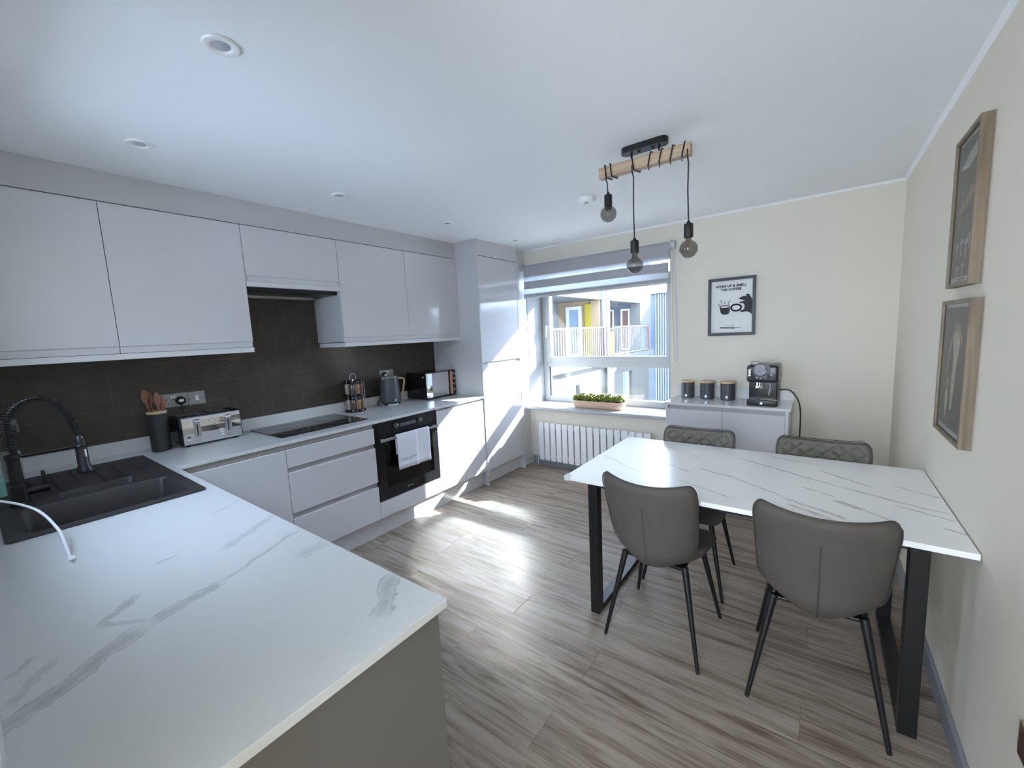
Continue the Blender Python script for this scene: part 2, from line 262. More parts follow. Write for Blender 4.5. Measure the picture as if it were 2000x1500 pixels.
# ---------------------------------------------------------------- geometry helpers
class MB:
    def __init__(s): s.bm = bmesh.new()
    def box(s, x0, x1, y0, y1, z0, z1, bev=0.0, seg=2):
        m = Matrix.Translation(((x0 + x1) / 2, (y0 + y1) / 2, (z0 + z1) / 2)) @ Matrix.Diagonal((abs(x1 - x0), abs(y1 - y0), abs(z1 - z0), 1))
        r = bmesh.ops.create_cube(s.bm, size=1, matrix=m)
        if bev > 0:
            es = set()
            for v in r['verts']:
                for e in v.link_edges: es.add(e)
            bmesh.ops.bevel(s.bm, geom=list(es), offset=bev, segments=seg, profile=0.5, affect='EDGES')
        return s
    def cyl(s, p0, p1, r0, r1=None, seg=20, cap=True):
        r1 = r0 if r1 is None else r1; p0 = Vector(p0); p1 = Vector(p1); d = p1 - p0
        m = Matrix.Translation((p0 + p1) / 2) @ d.to_track_quat('Z', 'Y').to_matrix().to_4x4()
        bmesh.ops.create_cone(s.bm, cap_ends=cap, segments=seg, radius1=r0, radius2=r1, depth=d.length, matrix=m); return s
    def sph(s, c, r, sc=(1, 1, 1), u=16, v=10):
        bmesh.ops.create_uvsphere(s.bm, u_segments=u, v_segments=v, radius=r, matrix=Matrix.Translation(c) @ Matrix.Diagonal((*sc, 1))); return s
    def lathe(s, prof, c=(0, 0, 0), seg=28, axis='z', sy=1.0):
        """prof: list of (radius, height)"""
        rings = []
        for (r, h) in prof:
            ring = []
            for k in range(seg):
                a = 2 * math.pi * k / seg; x = r * math.cos(a); y = r * math.sin(a) * sy
                p = {'z': (x, y, h), 'x': (h, x, y), 'y': (x, h, y)}[axis]
                ring.append(s.bm.verts.new(Vector(p) + Vector(c)))
            rings.append(ring)
        for a, b in zip(rings[:-1], rings[1:]):
            for k in range(seg): s.bm.faces.new((a[k], a[(k + 1) % seg], b[(k + 1) % seg], b[k]))
        for ring, rv in ((rings[0], True), (rings[-1], False)):
            if (prof[0] if rv else prof[-1])[0] > 1e-5:
                s.bm.faces.new(list(reversed(ring)) if rv else ring)
        bmesh.ops.recalc_face_normals(s.bm, faces=s.bm.faces[:]); return s
    def tube(s, pts, r, seg=8, closed=False, rs=None):
        pts = [Vector(p) for p in pts]; n = len(pts); rings = []; up = Vector((0, 0, 1)); last = None
        for i, p in enumerate(pts):
            if closed: t = pts[(i + 1) % n] - pts[i - 1]
            else: t = (pts[min(i + 1, n - 1)] - pts[max(i - 1, 0)])
            t.normalize()
            if last is None:
                a = up if abs(t.dot(up)) < 0.95 else Vector((1, 0, 0)); nx = t.cross(a).normalized()
            else:
                nx = (last - t * last.dot(t)).normalized()
            last = nx; ny = t.cross(nx); rr = rs[i] if rs else r
            rings.append([s.bm.verts.new(p + nx * rr * math.cos(2 * math.pi * k / seg) + ny * rr * math.sin(2 * math.pi * k / seg)) for k in range(seg)])
        m = n if closed else n - 1
        for i in range(m):
            a = rings[i]; b = rings[(i + 1) % n]
            for k in range(seg): s.bm.faces.new((a[k], a[(k + 1) % seg], b[(k + 1) % seg], b[k]))
        if not closed: s.bm.faces.new(list(reversed(rings[0]))); s.bm.faces.new(rings[-1])
        return s
    def prism(s, pts, d):
        """flat outline (list of 3D points) pushed along vector d"""
        a = [s.bm.verts.new(Vector(p)) for p in pts]; b = [s.bm.verts.new(Vector(p) + Vector(d)) for p in pts]; n = len(pts)
        s.bm.faces.new(a); s.bm.faces.new(list(reversed(b)))
        for i in range(n): s.bm.faces.new((a[i], b[i], b[(i + 1) % n], a[(i + 1) % n]))
        bmesh.ops.recalc_face_normals(s.bm, faces=s.bm.faces[:]); return s
    def done(s, name, m, parent=None, smooth=False, label=None, kind=None, loc=None):
        me = bpy.data.meshes.new(name); bm = s.bm
        if parent is not None:
            root = parent
            while root.parent: root = root.parent
            bmesh.ops.translate(bm, verts=bm.verts, vec=-root.location)
        if loc is not None: bmesh.ops.translate(bm, verts=bm.verts, vec=-Vector(loc))
        bmesh.ops.recalc_face_normals(bm, faces=bm.faces[:])
        bm.to_mesh(me); bm.free()
        if smooth:
            for p in me.polygons: p.use_smooth = True
            try: me.set_sharp_from_angle(angle=math.radians(smooth if smooth is not True else 38))
            except Exception: pass
        me.materials.append(m); o = bpy.data.objects.new(name, me); COL.objects.link(o)
        if parent is not None: o.parent = parent
        if loc is not None: o.location = loc
        if label: o['label'] = label
        if kind: o['kind'] = kind
        return o
def thing(name, label, cat, loc, group=None):
    o = bpy.data.objects.new(name, None); COL.objects.link(o); o.location = loc; o.empty_display_size = 0.05
    o['label'] = label; o['category'] = cat
    if group: o['group'] = group
    return o
def tag(o, label, cat, group=None):
    o['label'] = label; o['category'] = cat
    if group: o['group'] = group
    return o
def struct(name, b, m, smooth=False): return b.done(name, m, smooth=smooth, kind='structure')
def copy_tree(o, parent=None):
    c = o.copy(); COL.objects.link(c)
    if parent is not None: c.parent = parent
    for ch in list(o.children): copy_tree(ch, c)
    return c
def subsurf(o, lv=2):
    md = o.modifiers.new('subsurf', 'SUBSURF'); md.levels = lv; md.render_levels = lv; return o
def text_mesh(name, s, size, m, parent, mtx, depth=0.0006, offset=0.0, align='CENTER', spacing=1.0):
    cu = bpy.data.curves.new(name, 'FONT'); cu.body = s; cu.size = size; cu.extrude = depth; cu.offset = offset; cu.align_x = align; cu.align_y = 'CENTER'
    cu.space_character = spacing; cu.resolution_u = 4
    t = bpy.data.objects.new(name + '_tmp', cu); COL.objects.link(t); bpy.context.view_layer.update()
    me = bpy.data.meshes.new_from_object(t.evaluated_get(bpy.context.evaluated_depsgraph_get())); bpy.data.objects.remove(t)
    root = parent
    while root.parent: root = root.parent
    me.transform(Matrix.Translation(-root.location) @ mtx); me.materials.clear(); me.materials.append(m); me.name = name
    o = bpy.data.objects.new(name, me); COL.objects.link(o); o.parent = parent; return o
def frame_mtx(o, ex, ey):
    ex = Vector(ex).normalized(); ey = Vector(ey).normalized(); ez = ex.cross(ey); m = Matrix((ex, ey, ez)).transposed().to_4x4(); m.translation = Vector(o); return m

# ---------------------------------------------------------------- room constants
ZC = 2.299; XR = 3.548; YF = 3.557; YB = -0.192; XL = 0.0
ZW = 0.873          # worktop height
YA, YD, YO, YP, YT, YT2 = 0.34, 0.941, 1.546, 2.144, 2.743, 3.367
XW, XD, XB = 0.636, 0.630, 0.375

# ================================================================ SETTING
b = MB(); b.box(-0.2, XR + 0.2, -2.4, YF + 0.55, -0.12, -0.012); floor = struct('floor', b, mat('subfloor', (0.08, 0.06, 0.05), 0.9))
pw, pl = 0.178, 1.22
row = 0; y = YB
while y < YF - 0.01:
    y1 = min(y + pw, YF)
    x = 0.0 - random.uniform(0, pl)
    while x < XR:
        x0 = max(x, 0.0); x1 = min(x + pl, XR)
        if x1 - x0 > 0.03 and x1 > 0.5:
            bm = bmesh.new(); g = 0.0003; ch = 0.0007
            vb = [bm.verts.new(p) for p in ((x0 + g, y + g, -0.012), (x1 - g, y + g, -0.012), (x1 - g, y1 - g, -0.012), (x0 + g, y1 - g, -0.012))]
            vm = [bm.verts.new((v.co.x, v.co.y, -ch)) for v in vb]
            vt = [bm.verts.new((v.co.x + (ch if i in (0, 3) else -ch), v.co.y + (ch if i in (0, 1) else -ch), 0)) for i, v in enumerate(vb)]
            for A, B in ((vb, vm), (vm, vt)):
                for i in range(4): bm.faces.new((A[i], A[(i + 1) % 4], B[(i + 1) % 4], B[i]))
            bm.faces.new(vt); me = bpy.data.meshes.new('plank'); bm.to_mesh(me); bm.free(); me.materials.append(M_floor)
            o = bpy.data.objects.new('plank', me); COL.objects.link(o); o.parent = floor
        x += pl
    y = y1; row += 1
b = MB(); b.box(-0.2, XR + 0.2, YB - 0.0, YF + 0.5, ZC, ZC + 0.15); struct('ceiling', b, M_ceil)
b = MB(); b.box(-0.2, 0.0, -2.4, YF + 0.5, 0, ZC); wl = struct('wall_left', b, M_wall)
b = MB(); b.box(0.0, 0.004, YB, YT, 0.80, 1.80); b.done('splashback', M_splash, wl)
b = MB(); b.box(XR, XR + 0.2, -2.4, YF + 0.5, 0, ZC); struct('wall_right', b, M_wall)
# window wall: opening x .60-2.10, z .64-2.12, 0.4 deep
OX0, OX1, OZ0, OZ1, YE = 0.60, 2.10, 0.635, 2.12, 3.96
b = MB(); b.box(-0.2, OX0, YF, YE, 0, ZC); b.box(OX1, XR + 0.2, YF, YE, 0, ZC); b.box(OX0, OX1, YF, YE, 0, OZ0); b.box(OX0, OX1, YF, YE, OZ1, ZC)
struct('wall_front', b, M_wall)
# back wall with an unseen doorway and hall added behind the camera for fill light
WX0, WX1, WZ0, WZ1 = 0.85, 1.85, 1.25, 2.06   # second window, added over the sink out of view for fill light
b = MB(); b.box(-0.2, WX0, YB - 0.1, YB, 0, ZC); b.box(WX1, 2.60, YB - 0.1, YB, 0, ZC); b.box(WX0, WX1, YB - 0.1, YB, 0, WZ0); b.box(WX0, WX1, YB - 0.1, YB, WZ1, ZC); b.box(3.47, XR, YB - 0.1, YB, 0, ZC); b.box(2.60, 3.47, YB - 0.1, YB, 2.05, ZC); struct('wall_back', b, M_wall)
b = MB(); b.box(2.40, 2.60, -2.4, YB - 0.1, 0, ZC); struct('wall_fill_hall', b, M_wall)
b = MB(); b.box(2.40, XR, -2.5, -2.4, 0, ZC); struct('wall_fill_hall_end', b, M_wall)
b = MB(); b.box(2.40, XR + 0.2, -2.5, YB - 0.002, ZC, ZC + 0.15); struct('ceiling_fill_hall', b, M_ceil)
fill_win = bpy.data.objects.new('fill_window', None); COL.objects.link(fill_win); fill_win.location = (1.4, YB - 0.05, WZ0); fill_win['kind'] = 'structure'
b = MB(); yy = YB - 0.075
b.box(WX0, WX0 + 0.05, yy, yy + 0.05, WZ0, WZ1, 0.003); b.box(WX1 - 0.05, WX1, yy, yy + 0.05, WZ0, WZ1, 0.003); b.box(WX0 + 0.05, WX1 - 0.05, yy, yy + 0.05, WZ0, WZ0 + 0.05, 0.003); b.box(WX0 + 0.05, WX1 - 0.05, yy, yy + 0.05, WZ1 - 0.05, WZ1, 0.003); b.box(1.325, 1.375, yy, yy + 0.05, WZ0 + 0.05, WZ1 - 0.05, 0.003)
b.done('window_frame', M_upvc, fill_win)
for xa_, xb_ in ((WX0 + 0.05, 1.325), (1.375, WX1 - 0.05)):
    b = MB(); b.box(xa_, xb_, yy + 0.022, yy + 0.026, WZ0 + 0.05, WZ1 - 0.05); b.done('pane', M_glass, fill_win)
# skirting
b = MB(); b.box(XR - 0.014, XR, YB, YF, 0, 0.078, 0.003); struct('baseboard_right', b, M_trimg)
b = MB(); b.box(0.62, XR - 0.014, YF - 0.014, YF, 0, 0.092, 0.003); struct('baseboard_front', b, M_trimg)
# infill strip between tall unit and window wall, coving line
b = MB(); b.box(0.0, 0.60, YT2 + 0.002, YF, 0, ZC); struct('trim_1', b, M_glossl)
b = MB(); b.prism([(XR, YB, ZC), (XR - 0.016, YB, ZC), (XR, YB, ZC - 0.016)], (0, YF - YB, 0)); struct('trim_2', b, M_ceil)
b = MB(); b.prism([(0.60, YF, ZC), (0.60, YF - 0.014, ZC), (0.60, YF, ZC - 0.014)], (XR - 0.60, 0, 0)); struct('trim_3', b, M_ceil)
# white reveal lining
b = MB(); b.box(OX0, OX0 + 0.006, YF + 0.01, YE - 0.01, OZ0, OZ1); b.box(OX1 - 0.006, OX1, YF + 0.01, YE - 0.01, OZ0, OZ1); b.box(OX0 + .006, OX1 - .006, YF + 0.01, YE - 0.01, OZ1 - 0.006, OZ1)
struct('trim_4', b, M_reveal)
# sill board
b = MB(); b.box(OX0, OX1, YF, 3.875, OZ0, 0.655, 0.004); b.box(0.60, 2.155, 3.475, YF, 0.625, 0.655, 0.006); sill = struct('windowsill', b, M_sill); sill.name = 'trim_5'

# window: frame 0.07 deep at y 3.86-3.93
win = bpy.data.objects.new('window_1', None); COL.objects.link(win); win.location = (1.35, 3.87, 0.655); win['kind'] = 'structure'
Y0, Y1 = 3.865, 3.935
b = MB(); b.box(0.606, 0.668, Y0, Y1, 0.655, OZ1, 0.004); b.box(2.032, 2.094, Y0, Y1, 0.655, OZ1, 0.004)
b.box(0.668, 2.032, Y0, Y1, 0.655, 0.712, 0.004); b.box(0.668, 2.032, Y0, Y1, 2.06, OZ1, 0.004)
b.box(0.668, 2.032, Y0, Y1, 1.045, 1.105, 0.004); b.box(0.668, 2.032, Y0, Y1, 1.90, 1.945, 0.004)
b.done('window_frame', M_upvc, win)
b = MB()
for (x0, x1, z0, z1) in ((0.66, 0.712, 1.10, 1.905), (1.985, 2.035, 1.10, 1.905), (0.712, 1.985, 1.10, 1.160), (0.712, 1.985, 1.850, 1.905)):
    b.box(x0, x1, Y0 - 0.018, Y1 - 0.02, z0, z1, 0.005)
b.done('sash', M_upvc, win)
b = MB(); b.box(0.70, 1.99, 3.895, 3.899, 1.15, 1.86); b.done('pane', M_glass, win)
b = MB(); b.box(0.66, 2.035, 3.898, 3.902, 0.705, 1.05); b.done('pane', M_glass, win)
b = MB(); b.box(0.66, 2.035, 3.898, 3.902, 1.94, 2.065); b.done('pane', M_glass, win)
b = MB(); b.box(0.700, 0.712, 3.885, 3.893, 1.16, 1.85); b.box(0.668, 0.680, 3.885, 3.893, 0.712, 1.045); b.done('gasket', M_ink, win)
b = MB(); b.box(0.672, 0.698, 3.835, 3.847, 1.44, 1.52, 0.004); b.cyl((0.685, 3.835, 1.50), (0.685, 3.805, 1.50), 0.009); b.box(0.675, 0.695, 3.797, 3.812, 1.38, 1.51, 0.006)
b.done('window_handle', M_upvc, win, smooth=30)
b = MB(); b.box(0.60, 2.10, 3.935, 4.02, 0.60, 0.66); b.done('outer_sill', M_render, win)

# unseen slab added above the window to shape the shade line on the tall cabinet
b = MB(); b.box(-0.2, 3.8, YE + 0.12, 5.0, 2.65, 2.85); struct('shade_slab', b, M_render)

# ================================================================ OUTSIDE
g = MB(); g.box(-16, 14, 4.3, 26, -3.4, -3.0); struct('ground', g, M_pave)
wing = thing('apartment_wing', 'pale pebbledashed apartment wing with two recessed balconies seen through the window', 'building', (-1.5, 9, -3))
XF = -1.0
b = MB()
def fac(y0, y1, z0, z1, x0=-1.3): b.box(x0, XF, y0, y1, z0, z1)
fac(3.9, 12.55, 2.13, 6.0); b.done('upper_wall', M_render, wing)
for pr in ((3.9, 6.5, 0.78, 2.13), (9.06, 9.40, 0.78, 2.13), (11.64, 12.30, 0.78, 2.13), (12.30, 12.55, -3, 2.13)):
    b = MB(); fac(*pr); b.done('pier', M_render, wing)
b = MB(); fac(3.9, 7.22, -3, 0.62); fac(7.22, 7.82, -3, -0.55); fac(7.82, 10.28, -3, 0.62); fac(7.22, 7.82, 0.28, 0.62); fac(10.28, 10.95, 0.28, 0.62); fac(10.28, 10.95, -3, -0.75); fac(10.95, 12.30, -3, 0.62)
b.done('lower_wall', M_pebble, wing)
b = MB(); b.box(-2.6, -0.86, 6.3, 12.35, 0.62, 0.78); b.done('balcony_slab', M_render, wing)
b = MB(); b.box(-2.3, -2.15, 6.0, 9.06, 0.78, 2.13); b.done('recess_back_wall', M_render, wing)
b = MB(); b.box(-2.15, -1.3, 8.98, 9.06, 0.78, 2.13); b.done('recess_side_wall', M_peach, wing)
b = MB(); b.box(-3.3, -3.2, 9.4, 11.9, 0.78, 2.13); b.done('recess_back_wall', M_grender, wing, label='grey back wall of the balcony recess')
b = MB(); b.box(-3.2, -1.3, 11.7, 11.8, 0.78, 2.13); b.done('recess_side_wall', M_grender, wing, label='grey side wall of the balcony recess')
b = MB(); b.box(-3.3, -1.3, 6.0, 12.3, 2.131, 2.2); b.done('recess_ceiling', M_render, wing)
def ext_win(x0, x1, y, z0, z1, fr, pm=M_extglass, name='window', facing='y', f=0.07):
    if facing == 'y':
        b = MB(); b.box(x0, x0 + f, y - 0.04, y, z0, z1); b.box(x1 - f, x1, y - 0.04, y, z0, z1); b.box(x0 + f, x1 - f, y - 0.04, y, z0, z0 + f); b.box(x0 + f, x1 - f, y - 0.04, y, z1 - f, z1)
        o = b.done(name, fr, wing); p = MB(); p.box(x0 + f, x1 - f, y - 0.02, y - 0.005, z0 + f, z1 - f); p.done('pane', pm, o)
    else:
        b = MB(); b.box(y, y + 0.05, x0, x0 + f, z0, z1); b.box(y, y + 0.05, x1 - f, x1, z0, z1); b.box(y, y + 0.05, x0 + f, x1 - f, z0, z0 + f); b.box(y, y + 0.05, x0 + f, x1 - f, z1 - f, z1)
        o = b.done(name, fr, wing); p = MB(); p.box(y + 0.005, y + 0.02, x0 + f, x1 - f, z0 + f, z1 - f); p.done('pane', pm, o)
    return o
ext_win(-1.92, -1.50, 8.98, 0.80, 2.02, M_upvc, name='balcony_door', f=0.08)
b = MB(); b.box(-1.40, -1.24, 8.93, 8.975, 0.79, 2.05); b.done('yellow_panel', M_yellow, wing)
b = MB(); b.box(-1.24, -1.02, 8.94, 8.975, 0.79, 2.12); b.done('peach_jamb', M_peach, wing)
ext_win(7.3, 8.3, -2.15, 0.9, 2.05, M_upvc, facing='x')
ext_win(9.9, 10.9, -3.2, 0.9, 2.05, M_upvc, facing='x')
ext_win(-2.05, -1.82, 11.70, 1.42, 2.0, M_upvc, M_brown, f=0.035)
ext_win(-1.60, -1.32, 11.70, 0.80, 2.0, M_upvc, M_brown, name='balcony_door', f=0.05)
ext_win(7.22, 7.82, -1.15, -0.55, 0.28, M_upvc, facing='x')
ext_win(10.28, 10.95, -1.15, -0.75, 0.28, M_upvc, facing='x')
for (ya, yb) in ((6.5, 8.88), (9.42, 11.95)):
    r = MB(); r.box(-0.93, -0.89, ya, yb, 1.47, 1.50); r.box(-0.93, -0.89, ya, yb, 0.80, 0.825); ro = r.done('railing', M_rail, wing)
    r = MB(); k = ya
    while k < yb: r.box(-0.916, -0.904, k, k + 0.014, 0.82, 1.47); k += 0.10
    r.done('baluster', M_rail, ro, kind='stuff')
    r = MB(); r.box(-0.94, -0.88, yb, yb + 0.07, 0.78, 1.52); r.done('post', M_brown, ro)
b = MB(); b.cyl((-0.90, 9.14, -3), (-0.90, 9.14, 3.2), 0.05, seg=12); b.done('downpipe', M_rail, wing)
b = MB(); b.cyl((-0.90, 9.30, -3), (-0.90, 9.30, 0.55), 0.055, seg=12); b.box(-0.98, -0.80, 9.22, 9.40, 0.50, 0.62); b.done('downpipe', M_rail, wing)
b = MB(); b.box(-1.25, -1.05, 9.5, 9.9, 0.79, 1.38, 0.02); b.done('yellow_panel', M_yellow, wing)
sheds = thing('clad_building', 'blue grey building with vertical ribbed metal cladding behind the apartment wing', 'building', (3, 13.5, -3))
b = MB(); b.box(-1.25, 16.0, 13.2, 15, -3, 2.47); b.done('wall', M_clad, sheds)  # unseen right stretch added to keep bright sky out of the tall door's reflection
b = MB(); k = -1.05
while k < 15.9: b.box(k, k + 0.028, 13.15, 13.2, -3, 2.45); k += 0.075
b.done('rib', M_rail, sheds, kind='stuff')
b = MB(); b.box(-1.3, 16.1, 13.1, 15.1, 2.47, 2.55); b.done('coping', M_rail, sheds)

# ================================================================ KITCHEN, LEFT RUN
def door_panel(name, par, y0, y1, z0, z1, xf, m=M_gloss, th=0.018, jtop=False, jbot=False, g=0.0015):
    """gloss door facing +x; jtop/jbot: J-shaped finger pull along an edge"""
    prof = [(xf - th, z0 + g), (xf - 0.001, z0 + g), (xf, z0 + g + 0.001), (xf, z1 - g - 0.001), (xf - 0.001, z1 - g), (xf - th, z1 - g)]
    if jtop: prof = [(xf - th, z0 + g), (xf - 0.001, z0 + g), (xf, z0 + g + .001), (xf, z1 - 0.004), (xf - 0.004, z1), (xf - 0.012, z1 - 0.006), (xf - th, z1 - 0.006)]
    if jbot: prof = [(xf - th, z0), (xf - 0.013, z0), (xf - 0.011, z0 + 0.012), (xf - 0.008, z0 + 0.030), (xf, z0 + 0.035), (xf, z1 - g - .001), (xf - .001, z1 - g), (xf - th, z1 - g)]
    b = MB(); b.prism([(x, y0 + g, z) for x, z in prof], (0, y1 - y0 - 2 * g, 0)); return b.done(name, m, par)

# base units
def base_unit(label, y0, y1, name='base_cabinet'):
    t = thing(name, label, 'cabinet', (0.3, (y0 + y1) / 2, 0), 'handleless base cabinets')
    b = MB(); b.box(0.005, XD - 0.02, y0 + .0005, y1 - .0005, 0.149, ZW - 0.055); b.done('body', M_carc, t); return t
t = base_unit('light grey gloss corner base cabinet between the peninsula and the drawers', 0.432, YD)
door_panel('door', t, 0.452, YD, 0.150, 0.820, XD, jtop=True)
b = MB(); b.box(XD - 0.05, XD - 0.02, 0.452, YD, 0.820, 0.851); b.done('handle_channel', M_chan, t)
t = base_unit('light grey gloss three-drawer unit under the hob, beside the oven', YD, YO, 'drawer_unit')
for z0, z1 in ((0.150, 0.392), (0.424, 0.678), (0.708, 0.822)): door_panel('drawer', t, YD, YO, z0, z1, XD, jtop=True)
b = MB()
for z0, z1 in ((0.392, 0.424), (0.678, 0.708), (0.822, 0.851)): b.box(XD - 0.045, XD - 0.019, YD + .001, YO - .001, z0, z1)
b.done('handle_channel', M_chan, t)
t = base_unit('light grey gloss base cabinet between the oven and the tall cabinet, lit by the sun', YP, YT)
door_panel('door', t, YP, YT, 0.150, 0.835, XD, jtop=True)
b = MB(); b.box(XD - 0.045, XD - 0.019, YP + .001, YT - .001, 0.835, 0.851); b.done('handle_channel', M_chan, t)
# oven
ov = thing('oven', 'black built-in single oven with a white towel on its bar handle', 'oven', (0.3, (YO + YP) / 2, 0.12))
b = MB(); b.box(0.01, XD - 0.022, YO + 0.002, YP - 0.002, 0.149, 0.851); b.done('body', M_carc, ov)
door_panel('filler_panel', ov, YO, YP, 0.150, 0.270, XD)
b = MB(); b.box(XD - 0.022, XD, YO + 0.004, YP - 0.004, 0.755, 0.850, 0.002); cp = b.done('control_panel', M_black, ov)
b = MB(); b.box(XD, XD + 0.0006, 1.775, 1.925, 0.788, 0.812); b.done('display', mat('oven_display', (0.10, 0.11, 0.12), 0.2), cp)
for yy in (1.735, 1.962):
    b = MB(); b.lathe([(0.019, 0), (0.018, 0.016), (0.012, 0.020), (0.0, 0.020)], (XD, yy, 0.803), 20, 'x'); b.done('knob', mat('dark_knob', (0.09, 0.09, 0.09), 0.35, metal=0.3), cp, smooth=True)
# oven door: frame of black glass round a window onto the lit cavity
b = MB(); y0, y1, z0, z1 = YO + 0.004, YP - 0.004, 0.276, 0.750
b.box(XD - 0.022, XD, y0, 1.625, z0, z1); b.box(XD - 0.022, XD, 2.085, y1, z0, z1); b.box(XD - 0.022, XD, 1.625, 2.085, z0, 0.358); b.box(XD - 0.022, XD, 1.625, 2.085, 0.705, z1)
od = b.done('door', M_black, ov)
b = MB(); b.box(XD - 0.010, XD - 0.002, 1.625, 2.085, 0.358, 0.705); b.done('door_glass', glass_mat('tinted_oven_glass', (0.35, 0.34, 0.33), 1.0), od)
b = MB(); b.box(XD - 0.021, XD - 0.0205, 1.625, 2.085, 0.358, 0.705); b.done('liner', mat('oven_enamel', (0.05, 0.048, 0.045), 0.3), od)
b = MB()
for zz in (0.50, 0.508, 0.56, 0.572, 0.62): b.cyl((XD - 0.016, 1.635, zz), (XD - 0.016, 2.075, zz), 0.0022, seg=6)
b.done('wire_shelf', M_steel, od)
b = MB(); b.box(XD, XD + 0.0005, 1.80, 1.86, 0.312, 0.316); b.done('badge', M_silver, od)
b = MB(); b.box(XD + 0.028, XD + 0.040, 1.572, 2.125, 0.715, 0.735, 0.003)
for yy in (1.60, 2.10): b.box(XD, XD + 0.030, yy - 0.008, yy + 0.008, 0.718, 0.732)
b.done('handle', M_nickel, od)
# towel folded over handle
def cloth(y0, y1, z0, z1, x, drop_back, th=0.003, seed=0):
    rnd = random.Random(seed); n = 10; rows = []
    path = [(x - 0.026, z1 - drop_back), (x - 0.026, z1 - 0.02), (x - 0.022, z1 - 0.004), (x - 0.013, z1 + 0.003), (x - 0.003, z1 - 0.002), (x, z1 - 0.02)]
    path += [(x + 0.0015 * math.sin(k), z1 - 0.02 - (z1 - 0.02 - z0) * k / 7) for k in range(1, 8)]
    b = MB(); vs = []
    for k, (px, pz) in enumerate(path):
        r = []
        for i in range(n + 1):
            u = i / n; r.append(b.bm.verts.new((px + 0.002 * math.sin(u * 7 + seed) * (k / len(path)), y0 + (y1 - y0) * u + (0.004 * k / len(path)) * (u - .5), pz - 0.006 * u * (k / len(path)))))
        vs.append(r)
    for k in range(len(path) - 1):
        for i in range(n): b.bm.faces.new((vs[k][i], vs[k][i + 1], vs[k + 1][i + 1], vs[k + 1][i]))
    return b
tw = thing('tea_towel', 'white cotton tea towel folded over the oven door handle', 'towel', (0.675, 1.85, 0.48))
b = cloth(1.700, 1.885, 0.482, 0.744, XD + 0.052, 0.15, seed=1); o = b.done('front_fold', M_towel, tw, smooth=True); md = o.modifiers.new('s', 'SOLIDIFY'); md.thickness = 0.004
b = cloth(1.875, 2.015, 0.480, 0.742, XD + 0.046, 0.22, seed=2); o2 = b.done('back_fold', M_towel, tw, smooth=True); md = o2.modifiers.new('s', 'SOLIDIFY'); md.thickness = 0.004
b = MB(); rr = random.Random(3)
for k in range(11):
    yy = 1.725 + k * 0.013; b.box(XD + 0.0555, XD + 0.0565, yy, yy + 0.003, 0.545, 0.560); 
    if k % 2: b.box(XD + 0.0555, XD + 0.0565, yy, yy + 0.008, 0.557, 0.560)
b.done('printed_lettering', mat('grey_print', (0.25, 0.25, 0.3), 0.8), o)
# plinth
b = MB(); b.box(0.555, 0.572, 0.36, YT, 0.0, 0.148); tag(b.done('plinth', M_gloss), 'long light grey plinth under the base cabinets and the oven', 'plinth')
# tall unit
t = thing('tall_cabinet', 'tall light grey gloss cabinet beside the window with two doors', 'cabinet', (0.3, 3.05, 0))
b = MB(); b.box(0.005, 0.640, YT + 0.001, YT + 0.020, 0, ZC - 0.001, 0.001); b.done('side_panel', M_carc, t)
b = MB(); b.box(0.005, 0.640, YT2 - 0.019, YT2, 0, ZC - 0.001, 0.001); b.done('side_panel', M_glossl, t)
b = MB(); b.box(0.005, 0.615, YT + 0.02, YT2 - 0.019, 0.125, ZC - .002); b.done('body', M_carc, t)
door_panel('door', t, YT + 0.02, YT2 - 0.019, 1.186, 2.157, 0.637, label if False else M_gloss)
door_panel('door', t, YT + 0.02, YT2 - 0.019, 0.150, 1.158, 0.637, jtop=True)
door_panel('top_filler', t, YT + 0.02, YT2 - 0.019, 2.160, ZC, 0.637)
b = MB(); b.box(0.60, 0.616, YT + 0.021, YT2 - 0.020, 1.156, 1.188); b.done('handle_channel', M_chan, t)
b = MB(); b.box(0.56, 0.575, YT + 0.02, YT2 - 0.019, 0, 0.148); b.done('kickboard', M_glossl, t)

# worktops (kitchen): L shape as one slab with hole edge left by the inset sink
def slab_L():
    b = MB(); z0, z1 = ZW - 0.020, ZW
    out = [(0.006, YB + .001), (2.505, YB + .001), (2.505, 0.428), (XW + 0.004, 0.428), (XW + 0.002, 0.432), (XW, 0.438), (XW, YT - .001), (0.006, YT - .001)]
    hole = [(0.235, -0.10), (1.145, -0.10), (1.145, 0.365), (0.235, 0.365)]
    bm = b.bm
    for z in (z1, z0):
        vo = [bm.verts.new((x, y, z)) for x, y in out]; vh = [bm.verts.new((x, y, z)) for x, y in hole]
        es = [bm.edges.new((vo[i], vo[(i + 1) % len(vo)])) for i in range(len(vo))] + [bm.edges.new((vh[i], vh[(i + 1) % 4])) for i in range(4)]
        bmesh.ops.triangle_fill(bm, use_beauty=True, edges=es)
        if z == z1: to, th = vo, vh
        else: bo, bh = vo, vh
    for A, B in ((to, bo), (th, bh)):
        n = len(A)
        for i in range(n): bm.faces.new((A[i], A[(i + 1) % n], B[(i + 1) % n], B[i]))
    o = b.done('worktop', M_work); md = o.modifiers.new('b', 'BEVEL'); md.width = 0.002; md.segments = 2; md.limit_method = 'ANGLE'; return o
wt = tag(slab_L(), 'white marble-effect worktop along the wall and over the peninsula', 'worktop')
b = MB(); b.box(0.0045, 0.0195, YB + 0.018, YT - 0.002, ZW + 0.0005, 0.948, 0.001); b.box(0.0045, 2.40, YB + 0.002, YB + 0.017, ZW + 0.0005, 0.948, 0.001)
b.done('upstand', M_work, wt)
# worktop void fillers under slab (front rail)
b = MB(); b.box(XD - 0.05, XD - 0.035, 0.432, YT, 0.8515, 0.8525)
b.bm.free()
